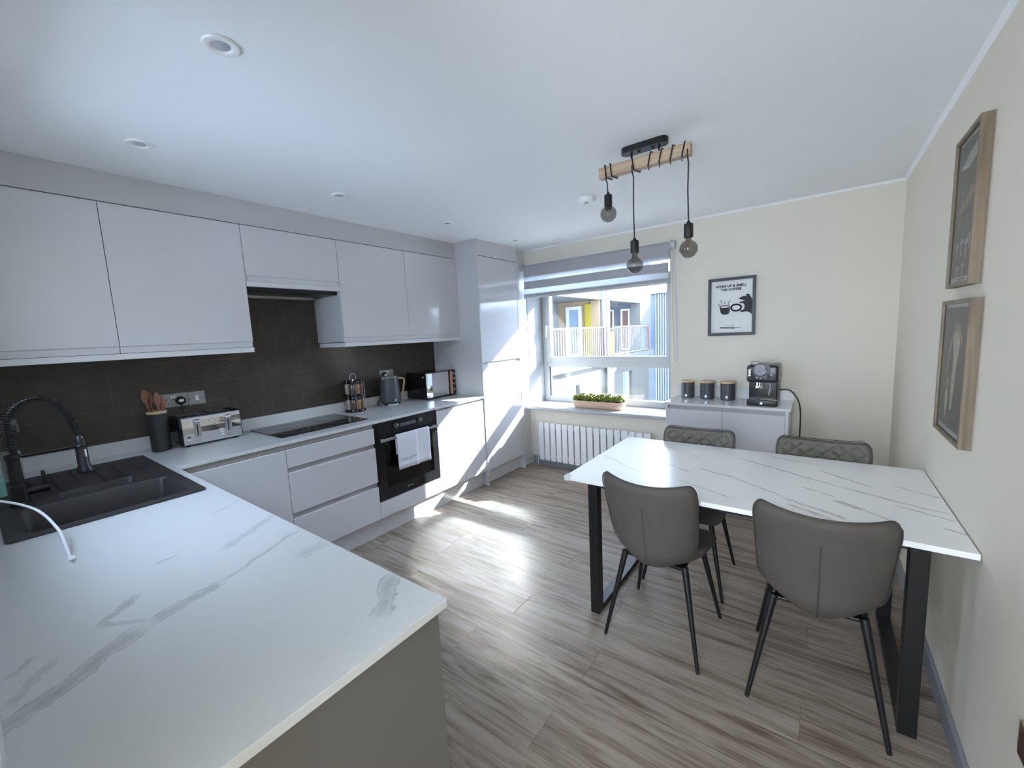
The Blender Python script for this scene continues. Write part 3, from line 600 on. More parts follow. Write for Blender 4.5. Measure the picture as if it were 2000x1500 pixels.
# hob
hb = thing('hob', 'black glass induction hob set into the worktop', 'hob', (0.3, 1.27, ZW))
b = MB(); b.box(0.078, 0.525, 0.972, 1.580, ZW + .0004, ZW + 0.006, 0.001); b.done('glass_plate', M_black, hb)
for (cx, cy, r) in ((0.20, 1.12, 0.075), (0.38, 1.12, 0.095), (0.20, 1.43, 0.095), (0.38, 1.43, 0.075)):
    b = MB(); b.tube([(cx + r * math.cos(a * math.pi / 20), cy + r * math.sin(a * math.pi / 20), ZW + 0.0063) for a in range(40)], 0.0009, 4, True); b.done('zone_ring', mat('hob_print', (0.16, 0.16, 0.16), 0.4), hb)
b = MB()
for k in range(6): b.box(0.488, 0.496, 1.20 + k * 0.03, 1.208 + k * 0.03, ZW + 0.006, ZW + 0.0064)
b.done('touch_controls', M_silver, hb, kind='stuff')

# wall cabinets
def wall_unit(label, y0, y1, z0, zb=None):
    t = thing('wall_cabinet', label, 'cabinet', (0.19, (y0 + y1) / 2, z0), 'handleless wall cabinets')
    b = MB(); b.box(0.005, XB - 0.020, y0 + .0005, y1 - .0005, z0, 2.157); b.done('body', M_carc, t)
    door_panel('door', t, y0, y1, z0 - 0.002, 2.157, XB, jbot=True); return t
wall_unit('light grey gloss wall cabinet above the tap, cut off by the photo edge', YB + 0.002, YA, 1.438)
wall_unit('wide plain light grey wall cabinet above the toaster', YA, YD, 1.438)
wall_unit('short light grey wall cabinet over the cooker hood, half as tall as its neighbours', YD, YO, 1.832)
wall_unit('light grey gloss wall cabinet above the spice rack, its side showing beside the hood', YO, YP, 1.438)
wall_unit('light grey gloss wall cabinet above the microwave, mirroring the window', YP, YT - 0.001, 1.438)
b = MB(); b.box(0.02, XB + 0.004, YB + .002, YD, 1.405, 1.434, 0.002); tag(b.done('light_pelmet', M_glossl), 'light grey pelmet strip under the two cabinets over the sink and toaster', 'pelmet')
b = MB(); b.box(0.02, XB + 0.004, YO, YT - .001, 1.403, 1.434, 0.002); tag(b.done('light_pelmet', M_glossl), 'light grey pelmet strip under the two cabinets over kettle and microwave', 'pelmet')
b = MB(); b.box(XB - 0.035, XB + 0.004, YD + .001, YO - .001, 1.799, 1.828, 0.002); tag(b.done('light_pelmet', M_glossl), 'short light grey pelmet strip above the cooker hood', 'pelmet')
b = MB(); b.box(0.005, XB, YB + .002, YT - 0.001, 2.160, ZC - 0.001); tag(b.done('cornice_panel', M_carc), 'grey boxed filler panel between wall cabinets and ceiling', 'panel')
hd = thing('cooker_hood', 'dark integrated cooker hood under the short cabinet', 'hood', (0.17, 1.24, 1.76))
b = MB(); b.box(0.01, XB - 0.036, YD + 0.004, YO - 0.004, 1.775, 1.829, 0.002); b.done('body', M_blackm, hd)
b = MB(); b.box(0.03, 0.12, YD + 0.03, YO - 0.06, 1.757, 1.775, 0.002); b.done('visor', M_steel, hd)

# sockets and plugs
def socket(name, label, y0, y1, z0, z1, double, grp=None):
    t = thing(name, label, 'socket', (0.004, (y0 + y1) / 2, z0), grp)
    b = MB(); b.box(0.0042, 0.0085, y0, y1, z0, z1, 0.001); b.done('plate', M_nickel, t)
    n = 2 if double else 1
    if name == 'cooker_switch':
        b = MB(); b.box(0.0085, 0.012, (y0 + y1) / 2 - 0.009, (y0 + y1) / 2 + 0.009, z0 + 0.024, z1 - 0.024, 0.001); b.done('rocker', M_white, t)
        for yy in (y0 + 0.009, y1 - 0.009):
            b = MB(); b.cyl((0.0085, yy, (z0 + z1) / 2), (0.0095, yy, (z0 + z1) / 2), 0.003, seg=8); b.done('screw', M_blackm, t)
        return t
    for k in range(n):
        yc = y0 + (y1 - y0) * ((k + .5) / n)
        b = MB()
        for dy, dz, w, h in ((0, 0.008, 0.004, 0.008), (-0.011, -0.014, 0.0065, 0.004), (0.011, -0.014, 0.0065, 0.004)):
            b.box(0.0084, 0.0088, yc + dy - w / 2, yc + dy + w / 2, (z0 + z1) / 2 + dz - h / 2 - .004, (z0 + z1) / 2 + dz + h / 2 - .004)
        b.done('pin_slots', M_ink, t)
        b = MB(); b.box(0.0085, 0.011, yc + (0.024 if k == 0 else -0.034), yc + (0.034 if k == 0 else -0.024), z1 - 0.028, z1 - 0.012, 0.001); b.done('rocker', M_white, t)
    return t
socket('double_socket', 'brushed metal double socket behind the toaster and the utensil pot', 0.533, 0.676, 1.097, 1.178, True)
socket('cooker_switch', 'square brushed metal switch plate beside the double socket', 0.679, 0.766, 1.095, 1.176, False)
socket('double_socket', 'brushed metal double socket on the brown wall behind the kettle', 2.077, 2.222, 1.084, 1.170, True)
def plug(label, y, z, pts):
    t = thing('plug', label, 'plug', (0.0115, y, z), 'black plugs')
    b = MB(); b.lathe([(0.022, 0), (0.026, 0.006), (0.025, 0.020), (0.019, 0.026), (0, 0.026)], (0.0115, y, z), 20, 'x'); b.done('body', M_black, t, smooth=True)
    b = MB(); b.box(0.0375, 0.0382, y - 0.012, y + 0.012, z - 0.006, z + 0.008, 0.0003); b.done('label_sticker', M_label, t)
    b = MB(); b.tube(pts, 0.0035, 6); b.done('lead', M_blackm, t, smooth=True)
plug('black plug with a white sticker in the socket above the toaster', 0.635, 1.133, [(0.03, 0.635, 1.112), (0.034, 0.636, 1.085), (0.033, 0.64, 1.04), (0.026, 0.645, 1.00), (0.023, 0.65, 0.94)])
plug('black plug in the socket half hidden by the kettle', 2.118, 1.128, [(0.03, 2.118, 1.106), (0.032, 2.10, 1.05), (0.03, 2.06, 0.97), (0.036, 2.02, 0.90), (0.05, 1.99, 0.8765), (0.10, 1.975, 0.8765), (0.115, 1.99, 0.8765)])

# utensil pot and spoons
up = thing('utensil_pot', 'tall charcoal ribbed utensil pot beside the toaster', 'pot', (0.135, 0.490, ZW))
b = MB(); b.lathe([(0.038, 0.0), (0.045, 0.004), (0.046, 0.22), (0.045, 0.228), (0.041, 0.228), (0.040, 0.02), (0.0, 0.018)], (0.135, 0.490, ZW + .0005), 36); b.done('body', M_slatem, up, smooth=True)
b = MB(); b.lathe([(0.0462, 0.215), (0.0467, 0.229), (0.0405, 0.2295), (0.0403, 0.215)], (0.135, 0.490, ZW + .0005), 36); b.done('wooden_rim', M_bamboo, up, smooth=True)
for i, (dx, dy, lx, ly, h) in enumerate(((0.0, -0.012, 0.0, -0.028, 0.345), (0.012, 0.010, 0.012, -0.004, 0.325), (-0.014, 0.004, -0.022, -0.02, 0.33), (0.002, 0.016, 0.01, 0.012, 0.30))):
    bx, by = 0.135 + dx, 0.490 + dy
    names = ['wooden spoon with the tallest handle, in the utensil pot', 'wooden spatula with a broad blade, in the utensil pot', 'wooden spoon leaning to the wall, in the utensil pot', 'short wooden slotted turner, in the utensil pot']
    t = thing('wooden_utensil', names[i], 'utensil', (bx, by, ZW + 0.022), 'wooden utensils')
    top = Vector((bx + lx, by + ly, ZW + h)); bot = Vector((bx * 0.5 + 0.135 * 0.5, by * .5 + .245, ZW + 0.024))
    b = MB(); b.tube([bot, bot.lerp(top, 0.5), top - Vector((0, 0, 0.05))], 0.006, 8); b.done('handle', M_spoon, t, smooth=True)
    b = MB(); b.sph(top - Vector((0, 0, 0.03)), 0.030, (0.25, 0.55, 1.35)); b.done('bowl', M_spoon, t, smooth=True)

# toaster
to = thing('toaster', 'chrome and black four-slot toaster on the worktop', 'toaster', (0.125, 0.723, ZW))
y0, y1, x0, x1, z0, z1 = 0.562, 0.884, 0.025, 0.222, ZW + 0.008, 1.052
b = MB(); b.box(x0 + 0.004, x1 - 0.010, y0, y1, z0, z1, 0.012, 3); b.done('body', M_black, to, smooth=True)
b = MB(); prof = [(x1 - 0.012, z0 + 0.004), (x1 - 0.002, z0 + 0.006), (x1, z0 + 0.018), (x1 - 0.001, z0 + 0.10), (x1 - 0.004, z1 - 0.018), (x1 - 0.012, z1 - 0.004), (x1 - 0.028, z1 + 0.001), (x1 - 0.028, z1 - 0.010), (x1 - 0.012, z1 - 0.020)]
b.prism([(x, y0 + 0.012, z) for x, z in prof], (0, y1 - y0 - 0.024, 0)); b.done('chrome_front', M_chrome, to, smooth=50)
for yy in (0.645, 0.803):
    b = MB(); b.box(x1 - 0.001, x1 + 0.0012, yy - 0.018, yy + 0.018, z0 + 0.045, z1 - 0.020, 0.001); lp_ = b.done('lever_plate', M_steel, to)
    b = MB(); b.box(x1 + 0.0010, x1 + 0.0020, yy - 0.003, yy + 0.003, z0 + 0.055, z1 - 0.050); b.done('lever_slot', M_ink, lp_)
for yy in (0.645, 0.803):
    b = MB(); b.sph((x1 + 0.010, yy, z1 - 0.032), 0.013, (0.9, 1.2, 0.9)); b.cyl((x1, yy, z1 - 0.032), (x1 + 0.008, yy, z1 - 0.032), 0.005); b.done('lever', M_chrome, to, smooth=True)
for yc in (0.60, 0.765):
    for zz in (0.030, 0.046, 0.062 if yc > 0.7 else 0.046):
        b = MB(); b.box(x1, x1 + 0.003, yc - 0.009, yc + 0.009, z0 + zz, z0 + zz + 0.009, 0.002)
        b.done('button', M_white, to)
for yc in (0.645, 0.803):
    b = MB(); b.lathe([(0.013, 0), (0.012, 0.010), (0, 0.010)], (x1 - 0.001, yc, z0 + 0.026), 18, 'x'); b.done('browning_dial', M_chrome, to, smooth=True)
mt = frame_mtx((x1 + 0.0015, 0.724, z0 + 0.122), (0, 1, 0), (-0.05, 0, 1)); text_mesh('logo', 'S', 0.036, M_silver, to, mt, 0.0008, 0.0006)
b = MB(); b.tube([(x1 + 0.0008, 0.724 + 0.019 * math.cos(a * math.pi / 12), z0 + 0.122 + 0.019 * math.sin(a * math.pi / 12)) for a in range(24)], 0.0009, 4, True); b.done('logo_ring', M_silver, to)
b = MB()
for yc in (0.645, 0.803):
    for xx in (0.075, 0.145): b.box(xx - 0.011, xx + 0.011, yc - 0.066, yc + 0.066, z1 - 0.0005, z1 + 0.0012)
b.done('slot', mat('slot_dark', (0.02, 0.012, 0.01), 0.5), to)
b = MB()
for yc in (0.645, 0.803):
    for xx in (0.075, 0.145):
        b.tube([(xx - 0.013, yc - 0.068, z1 + .001), (xx + 0.013, yc - 0.068, z1 + .001), (xx + 0.013, yc + 0.068, z1 + .001), (xx - 0.013, yc + 0.068, z1 + .001)], 0.0012, 4, True)
b.done('slot_trim', M_chrome, to)
b = MB()
for (xx, yy) in ((0.05, 0.60), (0.18, 0.60), (0.05, 0.85), (0.18, 0.85)): b.cyl((xx, yy, ZW + .0003), (xx, yy, z0 + 0.004), 0.011, seg=12)
b.done('feet', M_blackm, to)

# spice rack
SX, SY = 0.105, 1.748
sr = thing('spice_rack', 'black and chrome revolving spice rack beside the hob', 'rack', (SX, SY, ZW))
b = MB(); b.lathe([(0.082, 0.0), (0.084, 0.006), (0.080, 0.018), (0.0, 0.020)], (SX, SY, ZW + .0004), 32); b.done('base', M_black, sr, smooth=True)
b = MB(); b.lathe([(0.0, 0.134), (0.078, 0.134), (0.080, 0.140), (0.078, 0.146), (0.0, 0.146)], (SX, SY, ZW), 32); b.done('shelf', M_black, sr, smooth=True)
b = MB(); b.cyl((SX, SY, ZW + 0.018), (SX, SY, ZW + 0.262), 0.016, seg=16)
for k in range(8):
    a = (k + .5) * math.pi / 4; b.cyl((SX + 0.081 * math.cos(a), SY + 0.081 * math.sin(a), ZW + 0.012), (SX + 0.081 * math.cos(a), SY + 0.081 * math.sin(a), ZW + 0.235), 0.0022, seg=6)
b.done('post', M_chrome, sr, smooth=True)
b = MB(); b.tube([(SX, SY + 0.028 * math.cos(a * math.pi / 10), ZW + 0.262 + 0.046 * math.sin(a * math.pi / 10)) for a in range(11)], 0.004, 8); b.done('carry_handle', M_chrome, sr, smooth=True)
jar_cols = [(0.30, 0.14, 0.05), (0.10, 0.05, 0.03), (0.24, 0.20, 0.08), (0.33, 0.26, 0.18), (0.14, 0.13, 0.06), (0.22, 0.07, 0.03), (0.36, 0.30, 0.24), (0.08, 0.05, 0.04)]
for tier in range(2):
    for k in range(8):
        a = k * math.pi / 4; cx, cy = SX + 0.054 * math.cos(a), SY + 0.054 * math.sin(a); zb = ZW + (0.0210 if tier == 0 else 0.1470)
        t = thing('spice_jar', 'small spice jar of %s contents on the %s tier of the revolving rack' % (['orange-brown', 'dark brown', 'olive', 'beige', 'mossy brown', 'brick-red', 'pale cream', 'near-black'][k], ('lower', 'upper')[tier]), 'jar', (cx, cy, zb), 'spice jars on the %s tier' % ('lower', 'upper')[tier])
        b = MB(); b.lathe([(0.017, 0), (0.018, 0.003), (0.018, 0.074), (0.013, 0.082), (0.0, 0.082)], (cx, cy, zb), 14); b.done('glass', mat('jar_%d' % k, jar_cols[k], 0.08, coat=0.6), t, smooth=True)
        b = MB(); b.lathe([(0.0185, 0.0822), (0.0185, 0.104), (0.0165, 0.107), (0.0, 0.107)], (cx, cy, zb), 14); b.done('lid', M_black, t, smooth=True)

# kettle
KX, KY = 0.120, 2.088
ke = thing('kettle', 'slate grey kettle with wooden handle on the worktop', 'kettle', (KX, KY, ZW))
b = MB(); b.lathe([(0.080, 0.0), (0.084, 0.003), (0.080, 0.012), (0.060, 0.018), (0.0, 0.018)], (KX, KY, ZW + .0004), 32); b.done('power_base', M_chrome, ke, smooth=True)
b = MB(); b.lathe([(0.086, 0.020), (0.090, 0.026), (0.088, 0.06), (0.079, 0.19), (0.0755, 0.240), (0.0, 0.240)], (KX, KY, ZW), 40); b.done('body', M_slate, ke, smooth=True)
b = MB(); b.lathe([(0.0758, 0.2402), (0.0765, 0.246), (0.072, 0.250), (0.0, 0.250)], (KX, KY, ZW), 40); b.box(KX - 0.02, KX + 0.02, KY - 0.088, KY - 0.06, ZW + 0.225, ZW + 0.248, 0.005); b.done('lid', M_steel, ke, smooth=True)
b = MB(); b.tube([(KX + 0.02, KY + 0.070, ZW + 0.225), (KX + 0.022, KY + 0.10, ZW + 0.226), (KX + 0.024, KY + 0.138, ZW + 0.215), (KX + 0.024, KY + 0.143, ZW + 0.195), (KX + 0.022, KY + 0.122, ZW + 0.11), (KX + 0.02, KY + 0.098, ZW + 0.06)], 0.0085, 8); b.done('handle', M_bamboo, ke, smooth=60)
b = MB(); b.lathe([(0.010, 0), (0.010, 0.0012), (0, 0.0012)], (0, 0, 0), 18, 'x'); bmesh.ops.transform(b.bm, matrix=Matrix.Translation((KX + 0.0886 * math.cos(-0.15), KY + 0.0886 * math.sin(-0.15), ZW + 0.045)) @ Matrix.Rotation(-0.15, 4, 'Z'), verts=b.bm.verts); b.done('badge', M_silver, ke)

# microwave
mw = thing('microwave', 'black microwave with a mirrored door in the worktop corner', 'microwave', (0.16, 2.545, ZW))
x0, x1, y0, y1, z0, z1 = 0.022, 0.292, 2.352, 2.735, ZW + 0.010, 1.122
b = MB(); b.box(x0, x1 - 0.012, y0, y1, z0, z1, 0.004); b.done('body', M_black, mw)
b = MB(); b.box(x1 - 0.0118, x1 - 0.002, y0, y1, z0, z1, 0.003); b.done('front', M_black, mw)
b = MB(); b.box(x1 - 0.0022, x1, y0 + 0.008, 2.640, z0 + 0.010, z1 - 0.008, 0.001); b.done('mirror_door', M_mirror, mw)
b = MB(); b.box(x1 - 0.002, x1 + 0.016, 2.654, 2.682, z0 + 0.010, z1 - 0.010, 0.004); b.done('door_handle', M_copper, mw)
b = MB(); b.box(x1 - 0.0019, x1 - 0.0008, 2.690, 2.730, z1 - 0.05, z1 - 0.022); b.done('display', mat('mw_display', (0.2, 0.22, 0.2), 0.3), mw)
for zz in (0.05, 0.105, 0.155):
    b = MB(); b.lathe([(0.011, 0), (0.010, 0.010), (0, 0.010)], (x1 - 0.002, 2.710, z0 + zz), 16, 'x'); b.done('knob', M_nickel, mw, smooth=True)
b = MB(); b.box(x1 - 0.040, x1 - 0.028, y0 - 0.0006, y0, z1 - 0.045, z1 - 0.03); b.done('logo', M_label, mw)
b = MB()
for k in range(5): b.box(0.07 + k * 0.03, 0.085 + k * 0.03, y0 - 0.0006, y0 + .001, z0 + 0.05, z0 + 0.075)
b.done('vent_slots', M_ink, mw)
b = MB()
for (xx, yy) in ((0.05, 2.39), (0.25, 2.39), (0.05, 2.70), (0.25, 2.70)): b.cyl((xx, yy, ZW + .0003), (xx, yy, z0 + .001), 0.012, seg=12)
b.done('feet', M_blackm, mw)

# ================================================================ PENINSULA
t = thing('peninsula_cabinet', 'taupe-ended peninsula cabinet carrying the sink worktop', 'cabinet', (1.5, 0.12, 0))
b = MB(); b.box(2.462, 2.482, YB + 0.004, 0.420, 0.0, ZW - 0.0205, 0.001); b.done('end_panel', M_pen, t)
b = MB(); b.box(0.64, 2.461, YB + 0.004, 0.385, 0.125, 0.640); b.box(1.20, 2.461, YB + 0.004, 0.385, 0.640, ZW - 0.022); b.done('body', M_carc, t)
b = MB(); b.box(0.70, 2.461, 0.335, 0.350, 0.0, 0.124); b.done('kickboard', M_glossl, t)
for i in range(3):
    xa = 0.66 + i * 0.60; b = MB(); b.box(xa + .0015, xa + 0.5985, 0.386, 0.404, 0.15, 0.822, 0.001); b.done('door', M_gloss, t)

# sink
sk = thing('sink', 'charcoal composite one-and-a-half bowl sink with ribbed drainer', 'sink', (0.7, 0.13, ZW))
SX0, SX1, SY0, SY1 = 0.195, 1.170, -0.130, 0.392; zt = ZW + 0.007
def rrect(x0, x1, y0, y1, r, n=5):
    p = []
    for cx, cy, a0 in ((x1 - r, y1 - r, 0), (x0 + r, y1 - r, 90), (x0 + r, y0 + r, 180), (x1 - r, y0 + r, 270)):
        for k in range(n): a = math.radians(a0 + 90 * k / (n - 1)); p.append((cx + r * math.cos(a), cy + r * math.sin(a)))
    return p
bowl = (0.795, 1.130, -0.085, 0.352); half = (0.640, 0.762, 0.03, 0.270)
b = MB(); bm = b.bm; outs = rrect(SX0, SX1, SY0, SY1, 0.02)
loops = [outs, rrect(*bowl, 0.03), rrect(*half, 0.02)]; es = []; vl = []
for lp in loops:
    vs = [bm.verts.new((x, y, zt)) for x, y in lp]; vl.append(vs); es += [bm.edges.new((vs[i], vs[(i + 1) % len(vs)])) for i in range(len(vs))]
bmesh.ops.triangle_fill(bm, use_beauty=True, edges=es)
vb = [bm.verts.new((x, y, ZW + .0005)) for x, y in outs]; n = len(outs)
for i in range(n): bm.faces.new((vl[0][i], vl[0][(i + 1) % n], vb[(i + 1) % n], vb[i]))
for vs, rc, dep in ((vl[1], bowl, 0.185), (vl[2], half, 0.10)):
    prev = vs; n = len(vs)
    for (ins, dz) in ((0.004, 0.006), (0.012, dep - 0.02), (0.03, dep)):
        lp = rrect(rc[0] + ins, rc[1] - ins, rc[2] + ins, rc[3] - ins, 0.03 if rc is bowl else 0.02)
        nv = [bm.verts.new((x, y, zt - dz)) for x, y in lp]
        for i in range(n): bm.faces.new((prev[i], prev[(i + 1) % n], nv[(i + 1) % n], nv[i]))
        prev = nv
    bm.faces.new(prev)
b.done('basin', M_sink, sk, smooth=35)
for k in range(6):
    yy = -0.02 + k * 0.068; b = MB(); b.box(0.27, 0.600, yy - 0.0035, yy + 0.0035, zt + .0002, zt + 0.0035, 0.0015); b.done('drainer_rib', M_sink, sk)
b = MB(); b.lathe([(0.038, 0), (0.036, 0.003), (0.012, 0.0), (0, 0.0)], (0.96, 0.13, zt - 0.1845), 24); b.done('plug_strainer', M_steel, sk, smooth=True)
# tap
tp = thing('kitchen_tap', 'matt black kitchen tap with a coiled spring hose over the sink', 'tap', (0.70, -0.068, zt))
TX, TY = 0.70, -0.068
b = MB(); b.lathe([(0.030, 0), (0.030, 0.006), (0.025, 0.012), (0.024, 0.075), (0.019, 0.080), (0.018, 0.175), (0.021, 0.178), (0.021, 0.195), (0.015, 0.198), (0, 0.198)], (TX, TY, zt + .0004), 24); b.done('column', M_blackm, tp, smooth=True)
def arc_pts(n=60):
    P = []
    for i in range(n + 1):
        s = i / n
        if s < 0.34: P.append(Vector((TX, TY + 0.002, zt + 0.19 + (s / 0.34) * 0.115)))
        else:
            a = math.pi * (1 - (s - 0.34) / 0.66 * 0.93); cy = TY + 0.091; P.append(Vector((TX + 0.02 * (s - .34), cy + 0.090 * math.cos(a), zt + 0.305 + (0.098 if a > math.pi / 2 else 0.098) * math.sin(a) - (0.10 * max(0, (s - 0.72) / 0.28) ** 1.3))))
    return P
P = arc_pts(); b = MB(); b.tube(P, 0.007, 10); b.done('hose', M_blackm, tp, smooth=True)
b = MB(); H = []; L = [0]
for i in range(1, len(P)): L.append(L[-1] + (P[i] - P[i - 1]).length)
tot = L[-1]; turns = 46; steps = turns * 10
for k in range(steps + 1):
    d = tot * k / steps * 0.97; i = max(j for j in range(len(L)) if L[j] <= d + 1e-9); i = min(i, len(P) - 2); f = (d - L[i]) / max(1e-6, L[i + 1] - L[i]); p = P[i].lerp(P[i + 1], f)
    tg = (P[i + 1] - P[i]).normalized(); nx = Vector((1, 0, 0)); ny = tg.cross(nx).normalized(); a = 2 * math.pi * turns * k / steps
    H.append(p + (nx * math.cos(a) + ny * math.sin(a)) * 0.0125)
b.tube(H, 0.0021, 5); b.done('spring', M_blackm, tp, smooth=True)
E = P[-1]
b = MB(); HX, HY = E.x, E.y + 0.002
b.lathe([(0.0, -0.150), (0.021, -0.150), (0.026, -0.146), (0.025, -0.132), (0.0185, -0.120), (0.0175, -0.02), (0.014, -0.004), (0.010, 0.004), (0, 0.004)], (HX, HY, E.z), 22); b.done('spray_head', M_blackm, tp, smooth=True)
b = MB(); b.box(HX + 0.010, HX + 0.026, HY + 0.004, HY + 0.014, E.z - 0.085, E.z - 0.05, 0.003); b.done('spray_button', M_chrome, tp); b = MB(); b.sph((HX + 0.012, HY + 0.006, E.z - 0.001), 0.0035); b.done('collar_screw', M_chrome, tp)
b = MB(); b.cyl((TX, TY, zt + 0.186), (HX, HY - 0.012, zt + 0.190), 0.0055, seg=10); b.tube([(HX + 0.02 * math.cos(a * math.pi / 8), HY + 0.02 * math.sin(a * math.pi / 8), zt + 0.190) for a in range(16)], 0.004, 6, True); b.done('support_arm', M_blackm, tp, smooth=True)
b = MB(); b.cyl((TX, TY, zt + 0.045), (TX, TY + 0.078, zt + 0.047), 0.016, seg=18); b.box(TX - 0.006, TX + 0.006, TY + 0.062, TY + 0.074, zt + 0.045, zt + 0.115, 0.003); b.done('lever', M_blackm, tp, smooth=30)
# white charging cable lying over the tap side of the worktop
ca = thing('charging_cable', 'white charging cable curving over the worktop beside the sink', 'cable', (1.45, -0.03, ZW))
def curve(pts, n=8):
    out = []; P = [Vector(p) for p in pts]
    for i in range(len(P) - 1):
        p0 = P[max(i - 1, 0)]; p1 = P[i]; p2 = P[i + 1]; p3 = P[min(i + 2, len(P) - 1)]
        for k in range(n):
            t = k / n; out.append(0.5 * ((2 * p1) + (-p0 + p2) * t + (2 * p0 - 5 * p1 + 4 * p2 - p3) * t * t + (-p0 + 3 * p1 - 3 * p2 + p3) * t ** 3))
    out.append(P[-1]); return out
b = MB(); b.tube(curve([(1.02, -0.187, 1.0), (1.10, -0.125, 1.0), (1.22, -0.060, 0.975), (1.34, -0.030, 0.93), (1.41, -0.026, 0.895), (1.455, -0.025, ZW + 0.006), (1.47, -0.024, ZW + 0.0045)]), 0.0036, 10); b.done('lead', M_cable, ca, smooth=True)
b = MB(); b.box(1.470, 1.500, -0.031, -0.017, ZW + 0.0006, ZW + 0.0085, 0.002); b.done('connector', M_cable, ca)
b = MB(); b.box(1.500, 1.512, -0.0285, -0.0195, ZW + 0.003, ZW + 0.0062, 0.001); b.done('plug_tip', M_steel, ca)
# soap bottle behind the tap
t = thing('soap_bottle', 'clear bottle of pale green washing-up liquid behind the tap', 'bottle', (0.50, -0.118, zt))
b = MB(); b.lathe([(0.028, 0), (0.030, 0.004), (0.030, 0.11), (0.020, 0.135), (0.011, 0.145), (0.011, 0.160), (0, 0.160)], (0.50, -0.118, zt + .0005), 24); b.done('body', M_clear, t, smooth=True)
b = MB(); b.lathe([(0, 0.004), (0.027, 0.004), (0.027, 0.085), (0, 0.085)], (0.50, -0.118, zt + .0005), 24); b.done('liquid', mat('green_liquid', (0.25, 0.55, 0.42), 0.2), t, smooth=True)
b = MB(); b.cyl((0.50, -0.118, zt + 0.160), (0.50, -0.118, zt + 0.185), 0.012, 0.008); b.done('cap', M_white, t, smooth=True)
t = thing('spray_bottle', 'tall clear spray bottle with a printed white label behind the tap', 'bottle', (0.33, -0.060, zt))
b = MB(); b.lathe([(0.034, 0), (0.037, 0.005), (0.037, 0.17), (0.028, 0.205), (0.013, 0.225), (0.013, 0.240), (0, 0.240)], (0.33, -0.060, zt + .0005), 24, sy=0.8); b.done('body', M_clear, t, smooth=True)
b = MB(); b.lathe([(0.0375, 0.04), (0.0375, 0.155)], (0.33, -0.060, zt), 24, sy=0.8); b.done('label_wrap', mat('grey_label', (0.30, 0.32, 0.30), 0.4), t, smooth=True)
b = MB(); b.cyl((0.33, -0.060, zt + 0.24), (0.33, -0.060, zt + 0.268), 0.015); b.box(0.312, 0.348, -0.090, -0.025, zt + 0.268, zt + 0.295, 0.006); b.box(0.325, 0.335, -0.030, -0.022, zt + 0.235, zt + 0.270, 0.002); b.done('trigger', mat('grey_trigger', (0.12, 0.12, 0.12), 0.4), t, smooth=30)

# ================================================================ WINDOW SIDE
# blind
bl = thing('roller_blind', 'grey and sheer striped roller blind half drawn over the window', 'blind', (1.37, 3.50, 2.14))
b = MB(); b.cyl((0.625, 3.515, 2.112), (2.112, 3.515, 2.112), 0.028, seg=24); b.done('roller', M_blind, bl, smooth=True)
zb = [2.112, 2.016, 1.970, 1.893, 1.842, 1.817]
yb_ = 3.488
for i in range(5):
    b = MB(); b.box(0.632, 2.106, yb_ - 0.0006, yb_ + 0.0006, zb[i + 1], zb[i]); b.done('opaque_stripe' if i % 2 == 0 else 'sheer_stripe', M_blind if i % 2 == 0 else M_sheer, bl)
b = MB(); b.box(0.630, 2.108, yb_ - 0.008, yb_ + 0.008, 1.795, 1.817, 0.004); b.done('bottom_bar', M_upvc, bl)
for xx in (0.612, 2.114):
    b = MB(); b.box(xx, xx + 0.014, 3.478, 3.556, 2.075, 2.150, 0.006); b.done('bracket', M_upvc, bl)
b = MB(); b.tube([(2.137, 3.50, 2.10), (2.135, 3.50, 1.9), (2.136, 3.502, 1.5), (2.146, 3.51, 1.16), (2.156, 3.52, 1.135), (2.165, 3.53, 1.16), (2.158, 3.53, 1.5), (2.145, 3.53, 1.9), (2.140, 3.53, 2.10)], 0.0022, 6); b.done('pull_chain', M_upvc, bl)
b = MB(); b.cyl((2.128, 3.515, 2.112), (2.150, 3.515, 2.112), 0.034, seg=20); b.done('chain_wheel', M_upvc, bl, smooth=True)
# radiator
ra = thing('radiator', 'white flat-panel column radiator under the window', 'radiator', (1.35, 3.52, 0.08))
nC = 17; xa, xb = 0.752, 1.958; p = (xb - xa) / nC
for k in range(nC):
    b = MB(); xx = xa + p * k; b.box(xx + 0.005, xx + p - 0.007, 3.468, 3.482, 0.080, 0.490, 0.004); b.done('column', M_radi, ra)
b = MB(); b.box(xa + 0.01, xb - 0.01, 3.4825, 3.530, 0.425, 0.470, 0.008); b.box(xa + 0.01, xb - 0.01, 3.4825, 3.530, 0.100, 0.145, 0.008)
for k in range(nC): xx = xa + p * (k + .5); b.box(xx - 0.012, xx + 0.012, 3.4825, 3.528, 0.085, 0.485)
b.done('manifold', M_radi, ra)
b = MB(); b.cyl((xa, 3.505, 0.118), (0.715, 3.505, 0.118), 0.010); b.cyl((0.738, 3.505, 0.118), (0.700, 3.505, 0.118), 0.018); b.cyl((0.715, 3.505, 0.118), (0.715, 3.505, 0.001), 0.007); b.done('valve', M_upvc, ra, smooth=30)
b = MB(); b.box(0.95, 0.98, 3.53, 3.5565, 0.40, 0.44); b.box(1.70, 1.73, 3.53, 3.5565, 0.40, 0.44); b.done('wall_bracket', M_steel, ra)
